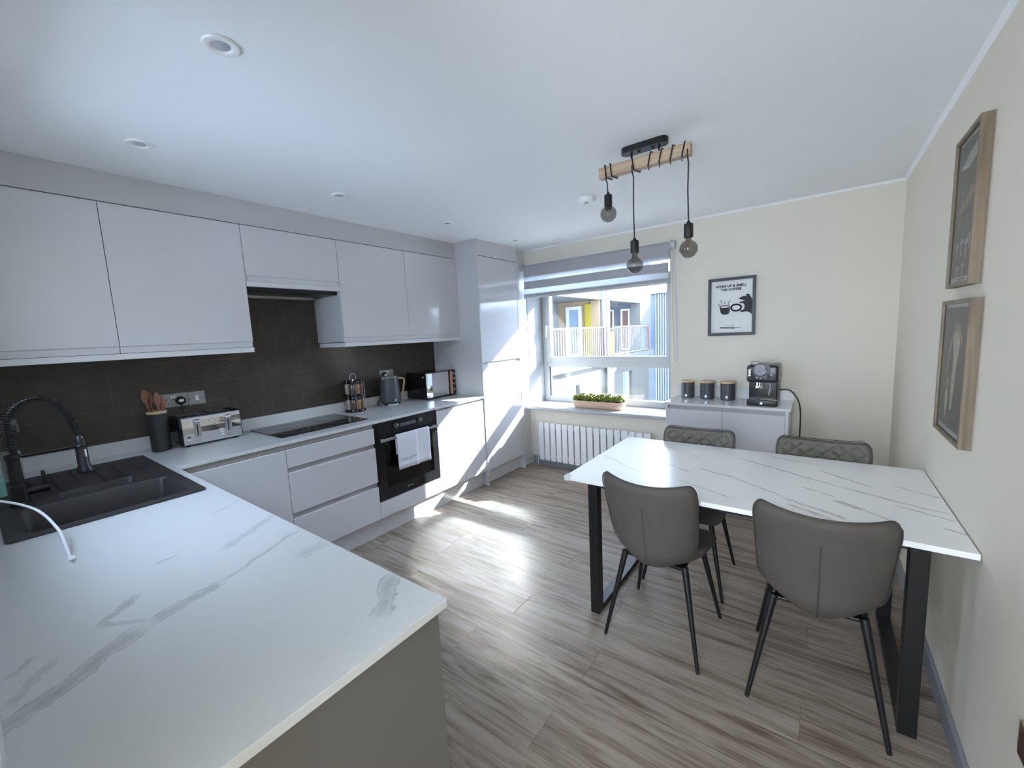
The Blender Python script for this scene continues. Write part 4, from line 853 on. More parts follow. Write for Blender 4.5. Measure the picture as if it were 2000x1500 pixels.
# planter
pp = thing('planter', 'long blush oval planter of clipped green foliage on the windowsill', 'plant', (1.385, 3.63, 0.656))
px, py, pz = 1.380, 3.625, 0.656
def stad(L, r, z, n=10):
    P_ = []
    for s, a0 in ((1, -90), (-1, 90)):
        for k in range(n + 1): a = math.radians(a0 + 180 * k / n); P_.append((px + s * (L / 2 - r) + r * math.cos(a), py + r * math.sin(a) * 0.95, z))
    return P_
b = MB(); prev = None
for (L_, r_, z_) in ((0.50, 0.052, 0.0), (0.535, 0.062, 0.012), (0.555, 0.070, 0.040), (0.558, 0.071, 0.078), (0.546, 0.065, 0.078), (0.54, 0.062, 0.06)):
    ring = [b.bm.verts.new(q) for q in stad(L_, r_, pz + z_)]
    if prev is None: b.bm.faces.new(list(reversed(ring)))
    else:
        for i in range(len(ring)): b.bm.faces.new((prev[i], prev[(i + 1) % len(ring)], ring[(i + 1) % len(ring)], ring[i]))
    prev = ring
b.bm.faces.new(prev); b.done('pot', M_pot, pp, smooth=50)
rnd = random.Random(11); b = MB()
vs, fs = [], []
for k in range(2600):
    u = rnd.uniform(-1, 1); v = rnd.uniform(-1, 1); x = px + u * 0.272; y = py + v * 0.062 * math.sqrt(max(0, 1 - max(0, abs(u) - .75) ** 2 * 16))
    z = pz + 0.070 + 0.068 * (1 - v * v * 0.6) * (1 - max(0, abs(u) - .85) * 3) * rnd.uniform(0.35, 1.0) + 0.012 * math.sin(u * 17)
    c = Vector((x, y, z)); s = rnd.uniform(0.006, 0.012); ax = Vector((rnd.gauss(0, 1), rnd.gauss(0, 1), rnd.gauss(0, 1))).normalized(); tx = ax.orthogonal().normalized() * s; ty = ax.cross(tx).normalized() * s * 0.6
    q = [b.bm.verts.new(c - tx), b.bm.verts.new(c + ty), b.bm.verts.new(c + tx), b.bm.verts.new(c - ty)]; b.bm.faces.new(q)
b.done('foliage', M_leaf, pp, kind='stuff')
b = MB(); b.sph((px, py, pz + 0.068), 0.05, (5.2, 1.05, 0.7), 24, 10); b.done('moss_bed', M_soil, pp, smooth=True)

# sideboard
ZS = 0.845; SF = 3.175
sb = thing('sideboard', 'light grey gloss two-door sideboard under the framed poster', 'cabinet', (2.58, 3.37, 0))
b = MB(); b.box(2.175, 2.985, SF + 0.022, YF - 0.015, 0.10, ZS - 0.0505); b.done('body', M_carc, sb)
for xa_, xb_ in ((2.970, 2.988), (2.172, 2.186)):
    b = MB(); b.box(xa_, xb_, SF + 0.003, YF - 0.015, 0.0, ZS - 0.0205); b.done('end_panel', M_glossl, sb)
for xa_, xb_ in ((2.187, 2.578), (2.579, 2.969)):
    b = MB(); b.prism([(xa_ + .001, SF + 0.020, 0.12), (xa_ + .001, SF + 0.002, 0.12), (xa_ + .001, SF + 0.002, ZS - 0.054), (xa_ + .001, SF + 0.008, ZS - 0.050), (xa_ + .001, SF + 0.020, ZS - 0.056)], (xb_ - xa_ - .002, 0, 0)); b.done('door', M_gloss, sb)
b = MB(); b.box(2.187, 2.969, SF + 0.03, SF + 0.045, ZS - 0.0505, ZS - 0.0205); b.done('handle_channel', M_chan, sb)
b = MB(); b.box(2.187, 2.969, SF + 0.05, SF + 0.065, 0.0, 0.10); b.done('kickboard', M_glossl, sb)
b = MB(); b.box(2.163, 3.003, SF - 0.008, YF - 0.001, ZS - 0.020, ZS, 0.002); b.box(2.163, 3.003, YF - 0.0165, YF - 0.0015, ZS, 0.932, 0.001); tag(b.done('worktop', M_work), 'white marble-effect top of the sideboard, with a low upstand', 'worktop')
# canisters
for i, (cx, lab) in enumerate(((2.274, 'grey canister with bamboo lid, the one nearest the window'), (2.424, 'grey canister with bamboo lid, middle one of three on the sideboard'), (2.574, 'grey canister with bamboo lid, the one nearest the coffee machine'))):
    cy = 3.435; t = thing('canister', lab, 'canister', (cx, cy, ZS), 'storage canisters on the sideboard')
    if i == 0:
        b = MB(); b.lathe([(0.049, 0.0), (0.052, 0.003), (0.052, 0.128), (0.050, 0.130), (0, 0.130)], (cx, cy, ZS + .0004), 32); cb = b.done('body', M_slate, t, smooth=True)
        b = MB(); b.lathe([(0.053, 0.1305), (0.054, 0.133), (0.054, 0.141), (0.053, 0.143), (0, 0.143)], (cx, cy, ZS + .0004), 32); cl = b.done('lid', M_bamboo, t, smooth=True)
        b = MB(); b.lathe([(0.0095, 0), (0.0095, 0.0012), (0, 0.0012)], (cx, cy - 0.0531, ZS + 0.026), 18, 'y'); bdg = b.done('badge', M_silver, t)
    else:
        for src in (cb, cl, bdg): o = src.copy(); COL.objects.link(o); o.parent = t
# coffee machine
cm = thing('coffee_machine', 'black espresso machine with a round gauge on the sideboard', 'coffee machine', (2.82, 3.34, ZS))
mx0, mx1 = 2.738, 2.914; yf = 3.235
b = MB(); b.box(mx0, mx1, yf + 0.035, 3.515, ZS + 0.012, 1.075, 0.008, 3); b.done('body', M_blackm, cm, smooth=True)
b = MB(); b.box(mx0 - 0.014, mx1 + 0.006, yf, 3.500, 1.013, 1.135, 0.018, 4); b.done('head', mat('gunmetal', (0.022, 0.022, 0.027), 0.25), cm, smooth=True)
b = MB(); b.lathe([(0.0, 0), (0.056, 0), (0.056, 0.030), (0.050, 0.036), (0, 0.036)], (2.818, yf - 0.004, 1.098), 36, 'y'); b.done('gauge_housing', MATS['gunmetal'], cm, smooth=True)
b = MB(); b.lathe([(0.038, 0), (0.042, -0.007), (0.036, -0.009), (0.035, -0.004), (0, -0.004)], (2.810, yf - 0.0045, 1.098), 32, 'y'); gz = b.done('gauge_bezel', M_chrome, cm, smooth=True)
b = MB(); b.lathe([(0.034, 0), (0.034, -0.001), (0, -0.001)], (2.810, yf - 0.0090, 1.098), 28, 'y'); b.done('gauge_dial', mat('gauge_face', (0.30, 0.30, 0.34), 0.5), gz)
b = MB(); b.tube([(2.812, yf - 0.0112, 1.100), (2.796, yf - 0.0112, 1.088)], 0.0012, 5)
for k in range(9): a = math.radians(225 - k * 33.75); b.box(2.810 + 0.029 * math.cos(a) - .001, 2.810 + 0.029 * math.cos(a) + .001, yf - 0.0106, yf - 0.0100, 1.098 + 0.029 * math.sin(a) - .001, 1.098 + 0.029 * math.sin(a) + .001)
b.done('gauge_needle', M_ink, gz)
for k in range(3):
    b = MB(); b.lathe([(0.0085, 0), (0.0075, -0.006), (0, -0.007)], (2.744, yf - 0.0004, 1.098 - k * 0.018), 16, 'y'); b.done('button', M_chrome, cm, smooth=True)
for k, xx in enumerate((2.790, 2.812, 2.835)):
    b = MB(); b.lathe([(0.005, 0), (0.004, -0.003), (0, -0.003)], (xx, yf - 0.0002, 1.048 - (0.005 if k == 1 else 0)), 12, 'y'); b.done('indicator', M_steel, cm)
b = MB(); b.lathe([(0.021, 0), (0.019, -0.016), (0, -0.018)], (2.872, yf - 0.0002, 1.062), 24, 'y'); b.done('dial_knob', MATS['gunmetal'], cm, smooth=True)
b = MB(); b.cyl((2.806, yf + 0.04, 1.012), (2.806, yf + 0.04, 0.988), 0.028, 0.026, seg=24); b.done('group_head', M_chrome, cm, smooth=True)
b = MB(); b.cyl((2.806, yf + 0.04, 0.988), (2.806, yf + 0.04, 0.968), 0.030, seg=24); b.tube([(2.804, yf + 0.02, 0.978), (2.800, yf - 0.045, 0.972)], 0.008, 10); b.done('portafilter', M_chrome, cm, smooth=True)
b = MB(); b.tube([(2.872, yf + 0.02, 1.012), (2.872, yf + 0.01, 0.99), (2.868, yf + 0.002, 0.95), (2.863, yf - 0.004, 0.925)], 0.005, 8); b.done('steam_wand', M_chrome, cm, smooth=True)
b = MB(); b.box(mx0 - 0.008, mx1 + 0.003, yf - 0.012, yf + 0.055, ZS + 0.0005, ZS + 0.044, 0.006, 3); b.done('drip_tray', M_blackm, cm, smooth=True)
b = MB(); b.box(mx0 - 0.006, mx1 + 0.001, yf - 0.0135, yf + 0.053, ZS + 0.0442, ZS + 0.049, 0.002); b.done('drip_grille', M_chrome, cm)
b = MB(); b.lathe([(0.009, 0), (0.009, -0.0012), (0, -0.0012)], (2.821, yf - 0.0122, ZS + 0.020), 16, 'y'); b.done('badge', M_silver, cm)
b = MB(); b.tube([(2.75, 3.32, 1.142), (2.75, 3.26, 1.160), (2.80, 3.26, 1.160)], 0.003, 6); b.tube([(2.87, 3.30, 1.142), (2.895, 3.27, 1.155), (2.905, 3.32, 1.142)], 0.003, 6); b.box(2.745, 2.79, 3.28, 3.47, 1.1352, 1.141); b.done('cup_rail', M_chrome, cm)
b = MB(); b.tube(curve([(2.913, 3.48, 0.93), (2.95, 3.50, 0.932), (2.99, 3.50, 0.915), (3.03, 3.50, 0.85), (3.045, 3.51, 0.76), (3.045, 3.53, 0.60), (3.045, 3.535, 0.40), (3.045, 3.535, 0.14)]), 0.0042, 8); b.done('power_cord', M_blackm, cm, smooth=True)

# poster
po = thing('framed_poster', 'black-framed coffee poster with a hand pinching a cup', 'picture', (2.571, YF, 1.571))
X0, X1, Z0, Z1 = 2.404, 2.738, 1.345, 1.797; f = 0.022
b = MB(); b.box(X0, X0 + f, YF - 0.022, YF - .0005, Z0, Z1); b.box(X1 - f, X1, YF - 0.022, YF - .0005, Z0, Z1); b.box(X0 + f, X1 - f, YF - 0.022, YF - .0005, Z0, Z0 + f); b.box(X0 + f, X1 - f, YF - 0.022, YF - .0005, Z1 - f, Z1)
b.done('frame', M_blackm, po)
b = MB(); b.box(X0 + f, X1 - f, YF - 0.008, YF - 0.001, Z0 + f, Z1 - f); sheet = b.done('print', M_paper, po)
YPp = YF - 0.0086
def pm(u, v):  # u,v in poster photo-crop pixels (1111x1500 crop) -> world on the sheet
    # sheet spans u 105..1000 ; top edge from v 250 (left) to 155 (right); bottom 1350 to 1310
    t_ = (u - 105) / 895.0; top = 250 - 95 * t_; bot = 1350 - 40 * t_
    return (X0 + f + t_ * (X1 - X0 - 2 * f), YPp, Z1 - f - (v - top) / (bot - top) * (Z1 - Z0 - 2 * f))
mt = frame_mtx((2.566, YPp, pm(540, 322)[2]), (1, 0, 0), (0, 0, 1)); text_mesh('headline', 'WAKE UP & SMELL', 0.0262, M_ink, sheet, mt, 0.0003, 0.0011)
mt = frame_mtx((2.566, YPp, pm(540, 398)[2]), (1, 0, 0), (0, 0, 1)); text_mesh('headline', 'THE COFFEE', 0.0262, M_ink, sheet, mt, 0.0003, 0.0011)
b = MB(); D = (0, 0.0008, 0)
hand = [(995, 620), (975, 560), (935, 500), (905, 480), (880, 492), (862, 488), (858, 520), (885, 545), (830, 527), (780, 545), (735, 570), (700, 580), (725, 602), (790, 618), (850, 628), (800, 645), (745, 655), (715, 680), (745, 690), (790, 685), (825, 705), (838, 760), (820, 815), (790, 838), (760, 835), (742, 850), (748, 878), (790, 884), (845, 868), (900, 868), (950, 890), (990, 925)]
b.prism([pm(u, v) for u, v in hand], D)
b.prism([pm(u, v) for u, v in [(298, 775), (305, 860), (330, 925), (380, 942), (450, 940), (500, 920), (520, 860), (522, 790), (480, 800), (400, 806), (340, 802)]], D)
b.done('hand_and_cup_print', M_ink, sheet)
b = MB()
def ring(cx, cz, rx, rz, r): b.tube([(pm(cx + rx * math.cos(a * math.pi / 12), cz)[0], YPp + 0.0002, pm(cx, cz + rz * math.sin(a * math.pi / 12))[2]) for a in range(24)], r, 5, True)
ring(408, 775, 110, 30, 0.0032); ring(655, 785, 108, 70, 0.0068)
for pts in ([(250, 705), (275, 735), (292, 760)], [(335, 628), (315, 665), (345, 705), (325, 730)], [(405, 655), (398, 685), (410, 718)], [(515, 630), (505, 665), (480, 700), (486, 732)]):
    b.tube([Vector(pm(u, v)) + Vector((0, 0.0002, 0)) for u, v in pts], 0.0022, 5)
b.done('cup_outline_print', M_ink, sheet)
b = MB(); rnd = random.Random(5); u = 305
while u < 630: w = rnd.uniform(14, 26); p0 = pm(u, 1215); p1 = pm(u + w, 1240); b.box(p0[0], p1[0], YPp, YPp + .0006, p1[2], p0[2]); u += w + 4
u = 650
while u < 760: w = rnd.uniform(8, 14); p0 = pm(u, 1212); p1 = pm(u + w, 1222); b.box(p0[0], p1[0], YPp, YPp + .0006, p1[2], p0[2]); u += w + 5
u = 440
while u < 620: w = rnd.uniform(6, 12); p0 = pm(u, 1175); p1 = pm(u + w, 1184); b.box(p0[0], p1[0], YPp, YPp + .0006, p1[2], p0[2]); u += w + 5
b.done('small_print', M_ink, sheet)

# botanical prints on the right wall
def wall_print(label, y0, y1, z0, z1, col):
    t = thing('framed_print', label, 'picture', (XR, (y0 + y1) / 2, (z0 + z1) / 2), 'oak framed mushroom prints')
    f = 0.014; xi = XR - 0.030
    b = MB(); b.box(xi, XR - .0005, y0, y0 + f, z0, z1); b.box(xi, XR - .0005, y1 - f, y1, z0, z1); b.box(xi, XR - .0005, y0 + f, y1 - f, z0, z0 + f); b.box(xi, XR - .0005, y0 + f, y1 - f, z1 - f, z1)
    b.done('frame', M_frame, t)
    b = MB(); b.box(XR - 0.019, XR - 0.001, y0 + f, y1 - f, z0 + f, z1 - f); mtb = b.done('mount', M_paper, t)
    b = MB(); b.box(XR - 0.0200, XR - 0.0191, y0 + f + 0.014, y1 - f - 0.014, z0 + f + 0.02, z1 - f - 0.012); sh = b.done('print', mat('print_ground_%s' % col, (0.15, 0.135, 0.11) if col == 'a' else (0.125, 0.12, 0.105), 0.6, var=0.08), t)
    b = MB(); b.box(XR - 0.024, XR - 0.0236, y0 + f, y1 - f, z0 + f, z1 - f); b.done('glazing', glass_mat('picture_glass', (0.97, 0.97, 0.97), 0.45), t)
    return t, sh
def blob(b, yc, zc, pts, s=1.0):  # outline in (across, up) metres; across grows to the viewer's right = -y
    b.prism([(XR - 0.0203, yc - u * s, zc + v * s) for u, v in pts], (-0.0006, 0, 0))
cream = mat('print_cream', (0.78, 0.75, 0.60), 0.7, var=0.25, vscale=60); tan_ = mat('print_tan', (0.48, 0.36, 0.22), 0.7, var=0.2, vscale=60); lilac = mat('print_lilac', (0.60, 0.55, 0.60), 0.7)
_, sh = wall_print('upper oak-framed print of many small mushrooms on the side wall', 1.832, 2.135, 1.532, 2.050, 'a')
cap = [(-0.02, 0), (-0.016, 0.010), (0, 0.016), (0.016, 0.010), (0.02, 0), (0.005, -0.002), (0.006, -0.035), (0.0, -0.04), (-0.006, -0.035), (-0.005, -0.002)]
b = MB()
for (u, v, s) in ((-0.07, -0.12, 1.0), (-0.015, -0.11, 1.15), (0.045, -0.115, 1.2), (0.08, -0.10, 0.9), (-0.05, -0.20, 1.1), (0.02, -0.19, 0.9)): blob(b, 1.983 - u, 1.79 + v, cap, s)
b.done('mushroom_print', lilac, sh)
b = MB()
for (u, v, s) in ((-0.05, 0.06, 0.9), (0.05, 0.055, 0.9), (-0.06, -0.04, 0.7), (0.03, -0.03, 0.7)): blob(b, 1.983 - u, 1.79 + v, cap, s)
blob(b, 1.983, 1.80, [(-0.09, 0.0), (-0.03, 0.02), (0.02, 0.04), (0.09, 0.055), (0.10, 0.035), (0.04, 0.02), (0.02, -0.005), (0.0, 0.005), (-0.05, -0.015)])
b.done('mushroom_print', tan_, sh)
b = MB(); blob(b, 1.983, 1.96, [(-0.10, -0.02), (-0.02, 0.01), (0.10, 0.035), (0.10, -0.01), (0.0, -0.03)]); b.done('mushroom_print', cream, sh)
b = MB(); b.box(XR - 0.0206, XR - 0.0202, 1.93, 2.04, 1.556, 1.559); b.box(XR - 0.0206, XR - 0.0202, 1.95, 2.02, 1.550, 1.552); b.done('caption', M_ink, sh)
_, sh = wall_print('lower oak-framed print of one large pale mushroom on the side wall', 1.782, 2.160, 0.992, 1.486, 'b')
b = MB(); blob(b, 1.97, 1.24, [(-0.035, 0.10), (0.0, 0.14), (0.035, 0.135), (0.06, 0.10), (0.05, 0.06), (0.035, 0.02), (0.025, -0.06), (0.010, -0.14), (-0.015, -0.15), (-0.018, -0.08), (-0.010, 0.0), (-0.012, 0.06)]); blob(b, 2.04, 1.13, [(-0.02, 0.02), (0.0, 0.04), (0.02, 0.02), (0.012, -0.05), (-0.004, -0.085), (-0.014, -0.04)])
b.done('mushroom_print', cream, sh)
b = MB(); blob(b, 1.97, 1.24, [(-0.10, -0.02), (-0.085, 0.06), (-0.05, 0.115), (-0.01, 0.165), (0.05, 0.155), (0.085, 0.115), (0.09, 0.08), (0.06, 0.10), (0.03, 0.135), (0.0, 0.135), (-0.04, 0.10), (-0.06, 0.05), (-0.08, -0.03)]); blob(b, 2.04, 1.15, [(-0.035, 0.01), (-0.02, 0.05), (0.015, 0.055), (0.035, 0.02), (0.0, 0.03)])
b.done('mushroom_print', tan_, sh)
# socket low on the right wall
t = thing('wall_socket', 'brass wall socket low on the side wall near the camera', 'socket', (XR, 1.12, 0.42))
b = MB(); b.box(XR - 0.008, XR - .0005, 1.045, 1.205, 0.425, 0.508, 0.001); b.done('plate', mat('brass', (0.45, 0.33, 0.18), 0.35, metal=0.8), t)
b = MB(); b.box(XR - 0.0125, XR - 0.008, 1.07, 1.185, 0.437, 0.496, 0.002); b.done('insert', mat('brown_plastic', (0.06, 0.03, 0.02), 0.4), t)

# ================================================================ CEILING
def downlight(x, y, label):
    t = thing('downlight', label, 'ceiling light', (x, y, ZC), 'recessed ceiling lights')
    b = MB(); b.lathe([(0.046, 0), (0.047, -0.002), (0.044, -0.006), (0.030, -0.007), (0.024, -0.003), (0.023, -0.0004)], (x, y, ZC - 0.0002), 32); b.done('bezel', M_white, t, smooth=True)
    b = MB(); b.lathe([(0.0215, -0.0005), (0.0215, -0.0035), (0.017, -0.005), (0, -0.005)], (x, y, ZC), 24); b.done('lamp', mat('frosted_lens', (0.42, 0.43, 0.46), 0.15), t, smooth=True)
downlight(1.738, 0.417, 'round white downlight nearest the camera, over the peninsula')
for yy, l in ((0.418, 'white downlight nearest the sink end of the wall cabinets'), (1.318, 'white downlight in front of the cooker hood'), (2.200, 'white downlight in front of the cabinet over the microwave'), (3.075, 'white downlight in front of the tall cabinet')): downlight(0.840, yy, l)
t = thing('smoke_alarm', 'round white smoke alarm on the ceiling before the window', 'smoke alarm', (1.885, 2.44, ZC))
b = MB(); b.lathe([(0.056, 0), (0.056, -0.020), (0.050, -0.030), (0.0, -0.032)], (1.885, 2.44, ZC - .0003), 36); b.done('body', M_white, t, smooth=True)
b = MB(); b.lathe([(0.016, -0.030), (0.014, -0.036), (0, -0.037)], (1.885, 2.43, ZC), 20); b.done('test_button', mat('grey_plastic', (0.35, 0.35, 0.36), 0.4), t, smooth=True)
# pendant
BY = 1.905
pd = thing('pendant_light', 'oak beam pendant light with three smoked bulbs on wound black cords', 'light', (2.44, BY, ZC))
b = MB(); pts = []
for s, a0 in ((1, -90), (-1, 90)):
    for k in range(9): a = math.radians(a0 + 180 * k / 8); pts.append((2.446 + s * 0.078 + 0.032 * math.cos(a), BY + 0.032 * math.sin(a), ZC - 0.0005))
b.prism(pts, (0, 0, -0.026)); b.done('ceiling_plate', M_blackm, pd)
for xx in (2.385, 2.515):
    b = MB(); b.cyl((xx, BY, ZC - 0.0265), (xx, BY, 2.2405), 0.005, seg=10); b.done('hanger_rod', M_blackm, pd, smooth=True)
for xx in (2.42, 2.485):
    b = MB(); b.cyl((xx, BY, ZC - 0.0265), (xx, BY, ZC - 0.034), 0.006, seg=10); b.done('screw', M_blackm, pd)
bx0, bx1, bz0, bz1, by0, by1 = 2.222, 2.655, 2.190, 2.240, BY - 0.022, BY + 0.022
b = MB(); b.box(bx0, bx1, by0, by1, bz0, bz1, 0.002); b.done('beam', M_oakbeam, pd)
def wrap(x0, x1, turns):
    P_ = []; n = max(8, int(turns * 8)); hx = 0.0265; 
    for k in range(n + 1):
        a = 2 * math.pi * turns * k / n; c_, s_ = math.cos(a), math.sin(a); m_ = max(abs(c_), abs(s_)); P_.append(Vector((x0 + (x1 - x0) * k / n, BY + hx * s_ / m_, (bz0 + bz1) / 2 + 0.0295 * c_ / m_)))
    return P_
def bulb(x, z_sock_top, z_bulb, wpts, lab):
    pts = wpts + [Vector((x, BY - 0.027, bz0 + 0.01)), Vector((x, BY - 0.024, bz0 - 0.01)), Vector((x, BY - 0.006, bz0 - 0.03)), Vector((x - 0.004, BY, (bz0 + z_sock_top) / 2)), Vector((x, BY, z_sock_top))]
    b = MB(); b.tube(pts, 0.0032, 7); b.done('cord', M_blackm, pd, smooth=True)
    b = MB(); b.lathe([(0, 0.012), (0.006, 0.010), (0.009, 0.0), (0.019, -0.003), (0.020, -0.008), (0.020, -0.062), (0.0, -0.062)], (x, BY, z_sock_top), 24); sk_ = b.done('lamp_holder', M_blackm, pd, smooth=True)
    zt_ = z_sock_top - 0.0622; zc_ = z_bulb; prof = [(0.013, zt_), (0.014, zt_ - 0.012), (0.017, zc_ + 0.036)]
    for k in range(1, 12): a = math.radians(62 - k * 152 / 11 * 1.0); prof.append((0.0405 * math.cos(a), zc_ + 0.0405 * math.sin(a)))
    prof.append((0.0002, zc_ - 0.0405)); b = MB(); b.lathe(prof, (x, BY, 0), 28); bb = b.done('bulb', M_smoke, pd, smooth=True)
    b = MB(); b.cyl((x, BY, zt_ - 0.002), (x, BY, zc_ + 0.01), 0.0035, 0.002, seg=8)
    for k in range(4): a = k * math.pi / 2 + .4; b.tube([(x + 0.002 * math.cos(a), BY + 0.002 * math.sin(a), zc_ + 0.014), (x + 0.014 * math.cos(a), BY + 0.014 * math.sin(a), zc_ - 0.006), (x + 0.004 * math.cos(a), BY + 0.004 * math.sin(a), zc_ - 0.014)], 0.0007, 4)
    b.done('filament', mat('filament_brass', (0.5, 0.36, 0.2), 0.4, metal=0.6), bb)
bulb(2.262, 2.112, 2.018, wrap(2.31, 2.255, 2.0), 'a')
bulb(2.395, 1.868, 1.748, wrap(2.43, 2.390, 1.0), 'b')
bulb(2.645, 1.900, 1.787, wrap(2.44, 2.640, 4.0), 'c')

# ================================================================ TABLE
tb = thing('dining_table', 'marble-topped dining table on black loop legs against the side wall', 'table', (2.85, 2.0, 0))
ZT = 0.731
b = MB(); b.box(2.150, XR - 0.004, 1.575, 2.428, ZT - 0.020, ZT, 0.002); b.done('tabletop', M_tab, tb)
for xa_, xb_ in ((2.241, 2.289), (3.403, 3.453)):
    b = MB(); b.box(xa_, xb_, 1.640, 1.690, 0.0, ZT - 0.0205, 0.002); b.box(xa_, xb_, 2.310, 2.360, 0.0, ZT - 0.0205, 0.002); b.box(xa_, xb_, 1.690, 2.310, 0.0, 0.030, 0.002); b.box(xa_, xb_, 1.690, 2.310, ZT - 0.0505, ZT - 0.0205, 0.002)
    b.done('loop_leg', M_blackm, tb)
for yy in (1.650, 2.325):
    b = MB(); b.box(2.289, 3.403, yy, yy + 0.025, ZT - 0.0605, ZT - 0.0205, 0.002); b.done('apron_rail', M_blackm, tb)
for (yy, s) in ((1.575, 1), (2.428, -1)):
    b = MB(); b.box(2.146, 2.176, min(yy - 0.004 * s, yy + 0.028 * s), max(yy - 0.004 * s, yy + 0.028 * s), ZT - 0.022, ZT + 0.0025, 0.002); b.done('corner_guard', mat('clear_plastic_guard', (0.72, 0.78, 0.76), 0.15, alpha=0.75), tb)

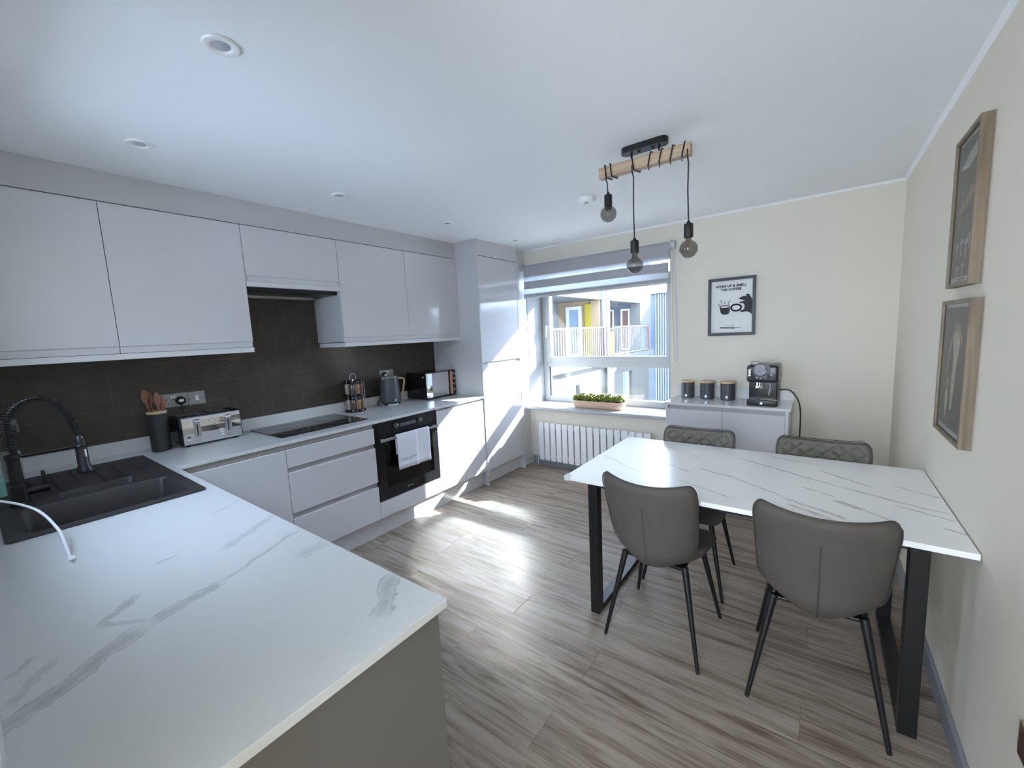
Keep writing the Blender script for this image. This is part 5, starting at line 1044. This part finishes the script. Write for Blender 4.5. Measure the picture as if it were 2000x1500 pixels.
# ================================================================ CHAIRS (local frame: faces +y)
def interp(tab, v):
    for (a, x), (b_, y_) in zip(tab[:-1], tab[1:]):
        if v <= b_: t = (v - a) / (b_ - a); t = t * t * (3 - 2 * t) if False else t; return x + (y_ - x) * t
    return tab[-1][1]
def back_pt(u, v, off=0.0):
    hw = interp([(0, 0.118), (0.05, 0.148), (0.11, 0.170), (0.2, 0.186), (0.32, 0.193), (0.5, 0.197), (0.85, 0.204), (0.94, 0.200), (1.0, 0.180)], v)
    z = 0.400 + 0.418 * v - 0.018 * v * (1 - u * u) + 0.016 * (1 - v) * u * u
    y = -0.205 - 0.070 * v ** 1.2 + (0.055 + 0.045 * (1 - v)) * abs(u) ** 2.2 + 0.03 * max(0, 0.16 - v) * 6
    return Vector((u * hw, y + off, z))
def make_chair():
    t = thing('dining_chair', 'x', 'chair', (0, 0, 0), 'dining chairs')
    nu, nv = 20, 18; T = 0.042; b = MB(); A = []; B = []
    for j in range(nv + 1):
        v = j / nv; ra = []; rb = []
        for i in range(nu + 1):
            u = -1 + 2 * i / nu
            edge = min(1.0, (1 - abs(u)) / 0.10, (1 - v) / 0.06, v / 0.06 + 0.3); th = T * (0.35 + 0.65 * math.sqrt(max(0.0, min(1, edge))))
            p = back_pt(u, v); ra.append(b.bm.verts.new(p - Vector((0, th / 2, 0)))); rb.append(b.bm.verts.new(p + Vector((0, th / 2, 0))))
        A.append(ra); B.append(rb)
    for j in range(nv):
        for i in range(nu):
            b.bm.faces.new((A[j][i], A[j][i + 1], A[j + 1][i + 1], A[j + 1][i])); b.bm.faces.new((B[j][i + 1], B[j][i], B[j + 1][i], B[j + 1][i + 1]))
    for j in range(nv):
        b.bm.faces.new((A[j][0], A[j + 1][0], B[j + 1][0], B[j][0])); b.bm.faces.new((A[j + 1][nu], A[j][nu], B[j][nu], B[j + 1][nu]))
    for i in range(nu):
        b.bm.faces.new((A[0][i + 1], A[0][i], B[0][i], B[0][i + 1])); b.bm.faces.new((A[nv][i], A[nv][i + 1], B[nv][i + 1], B[nv][i]))
    o = b.done('backrest', M_chair, t, smooth=180); subsurf(o, 1)
    # piping round the rear outline and the centre seam
    loop = [(u_, 1.0) for u_ in [-0.93 + 1.86 * k / 24 for k in range(25)]] + [(0.985, v_) for v_ in [0.97 - 0.93 * k / 20 for k in range(21)]] + [(u_, 0.015) for u_ in [0.93 - 1.86 * k / 16 for k in range(17)]] + [(-0.985, v_) for v_ in [0.04 + 0.93 * k / 20 for k in range(21)]]
    b = MB(); b.tube([back_pt(u_, v_) - Vector((0, T * 0.30, 0)) + Vector((0, 0, 0.001)) for u_, v_ in loop], 0.0022, 6, True); b.done('piping', M_pipe, t, smooth=True)
    b = MB(); b.tube([back_pt(0, v_) - Vector((0, T / 2 + 0.0004, 0)) for v_ in [0.02 + 0.74 * k / 14 for k in range(15)]], 0.0022, 5); b.done('seam', M_pipe, t, smooth=True)
    # quilted inner face
    b = MB(); nu, nv = 112, 92; G = []
    for j in range(nv + 1):
        v = 0.16 + 0.82 * j / nv; r = []
        for i in range(nu + 1):
            u = (-1 + 2 * i / nu) * 0.93; p = back_pt(u, v); X, Z = p.x, p.z
            q = min(abs(math.sin(math.pi * (X / 0.070 + (Z - 0.79) / 0.064))), abs(math.sin(math.pi * (X / 0.070 - (Z - 0.79) / 0.064))))
            e = min(1, (1 - abs(u) / 0.93) * 12, (0.98 - v) * 14, (v - 0.16) * 14)
            r.append(b.bm.verts.new(p + Vector((0, T / 2 - 0.006 + (0.001 + 0.020 * q ** 0.5) * max(0, e) ** 0.5, 0))))
        G.append(r)
    for j in range(nv):
        for i in range(nu): b.bm.faces.new((G[j][i], G[j][i + 1], G[j + 1][i + 1], G[j + 1][i]))
    b.done('quilted_pad', M_chairf, t, smooth=180)
    # seat: bucket with raised sides
    b = MB(); nu, nv = 16, 16; A = []; B = []
    for j in range(nv + 1):
        v = j / nv; y_ = -0.165 + 0.375 * v; hw = interp([(0, 0.110), (0.12, 0.165), (0.3, 0.200), (0.45, 0.205), (0.8, 0.205), (0.93, 0.19), (1.0, 0.165)], v); ra = []; rb = []
        for i in range(nu + 1):
            u = -1 + 2 * i / nu; e = min(1, (1 - abs(u)) / 0.16, (1 - v) / 0.12, v / 0.12 + .4); th = 0.070 * (0.25 + 0.75 * math.sqrt(max(0, e)))
            wing = 0.050 * abs(u) ** 3 * (1 - v) ** 0.8 - 0.012 * v * v; zc_ = 0.432 + wing
            ra.append(b.bm.verts.new((u * hw, y_, zc_ - th / 2))); rb.append(b.bm.verts.new((u * hw, y_, zc_ + th / 2)))
        A.append(ra); B.append(rb)
    for j in range(nv):
        for i in range(nu):
            b.bm.faces.new((A[j][i + 1], A[j][i], A[j + 1][i], A[j + 1][i + 1])); b.bm.faces.new((B[j][i], B[j][i + 1], B[j + 1][i + 1], B[j + 1][i]))
    for j in range(nv):
        b.bm.faces.new((A[j][0], B[j][0], B[j + 1][0], A[j + 1][0])); b.bm.faces.new((A[j][nu], A[j + 1][nu], B[j + 1][nu], B[j][nu]))
    for i in range(nu):
        b.bm.faces.new((A[0][i], A[0][i + 1], B[0][i + 1], B[0][i])); b.bm.faces.new((A[nv][i + 1], A[nv][i], B[nv][i], B[nv][i + 1]))
    o = b.done('seat', M_chair, t, smooth=180); subsurf(o, 1)
    b = MB(); b.box(-0.13, 0.13, -0.13, 0.13, 0.388, 0.402, 0.003); b.done('seat_frame', M_blackm, t)
    for sx in (-1, 1):
        for sy in (-1, 1):
            b = MB(); b.tube([(sx * 0.132, sy * 0.130, 0.410), (sx * 0.135, sy * 0.133, 0.396), (sx * 0.207, sy * 0.208, 0.001)], 0.01, 12, rs=[0.0145, 0.0145, 0.0075]); b.done('leg', M_blackm, t, smooth=True)
    return t
c1 = make_chair(); c1['label'] = 'taupe suede dining chair at the window end of the near table side'; c1.location = (2.580, 1.737, 0); c1.rotation_euler.z = math.radians(-1.5)
for (x, y, rz, lab) in ((3.163, 1.732, 1, 'taupe suede dining chair nearest the camera, backed close to the wall end'),
                        (2.570, 2.270, 181, 'quilted taupe dining chair across the table, in front of the sideboard'),
                        (3.165, 2.275, 179, 'quilted taupe dining chair across the table, nearest the side wall')):
    o = copy_tree(c1); o['label'] = lab; o.location = (x, y, 0); o.rotation_euler.z = math.radians(rz)
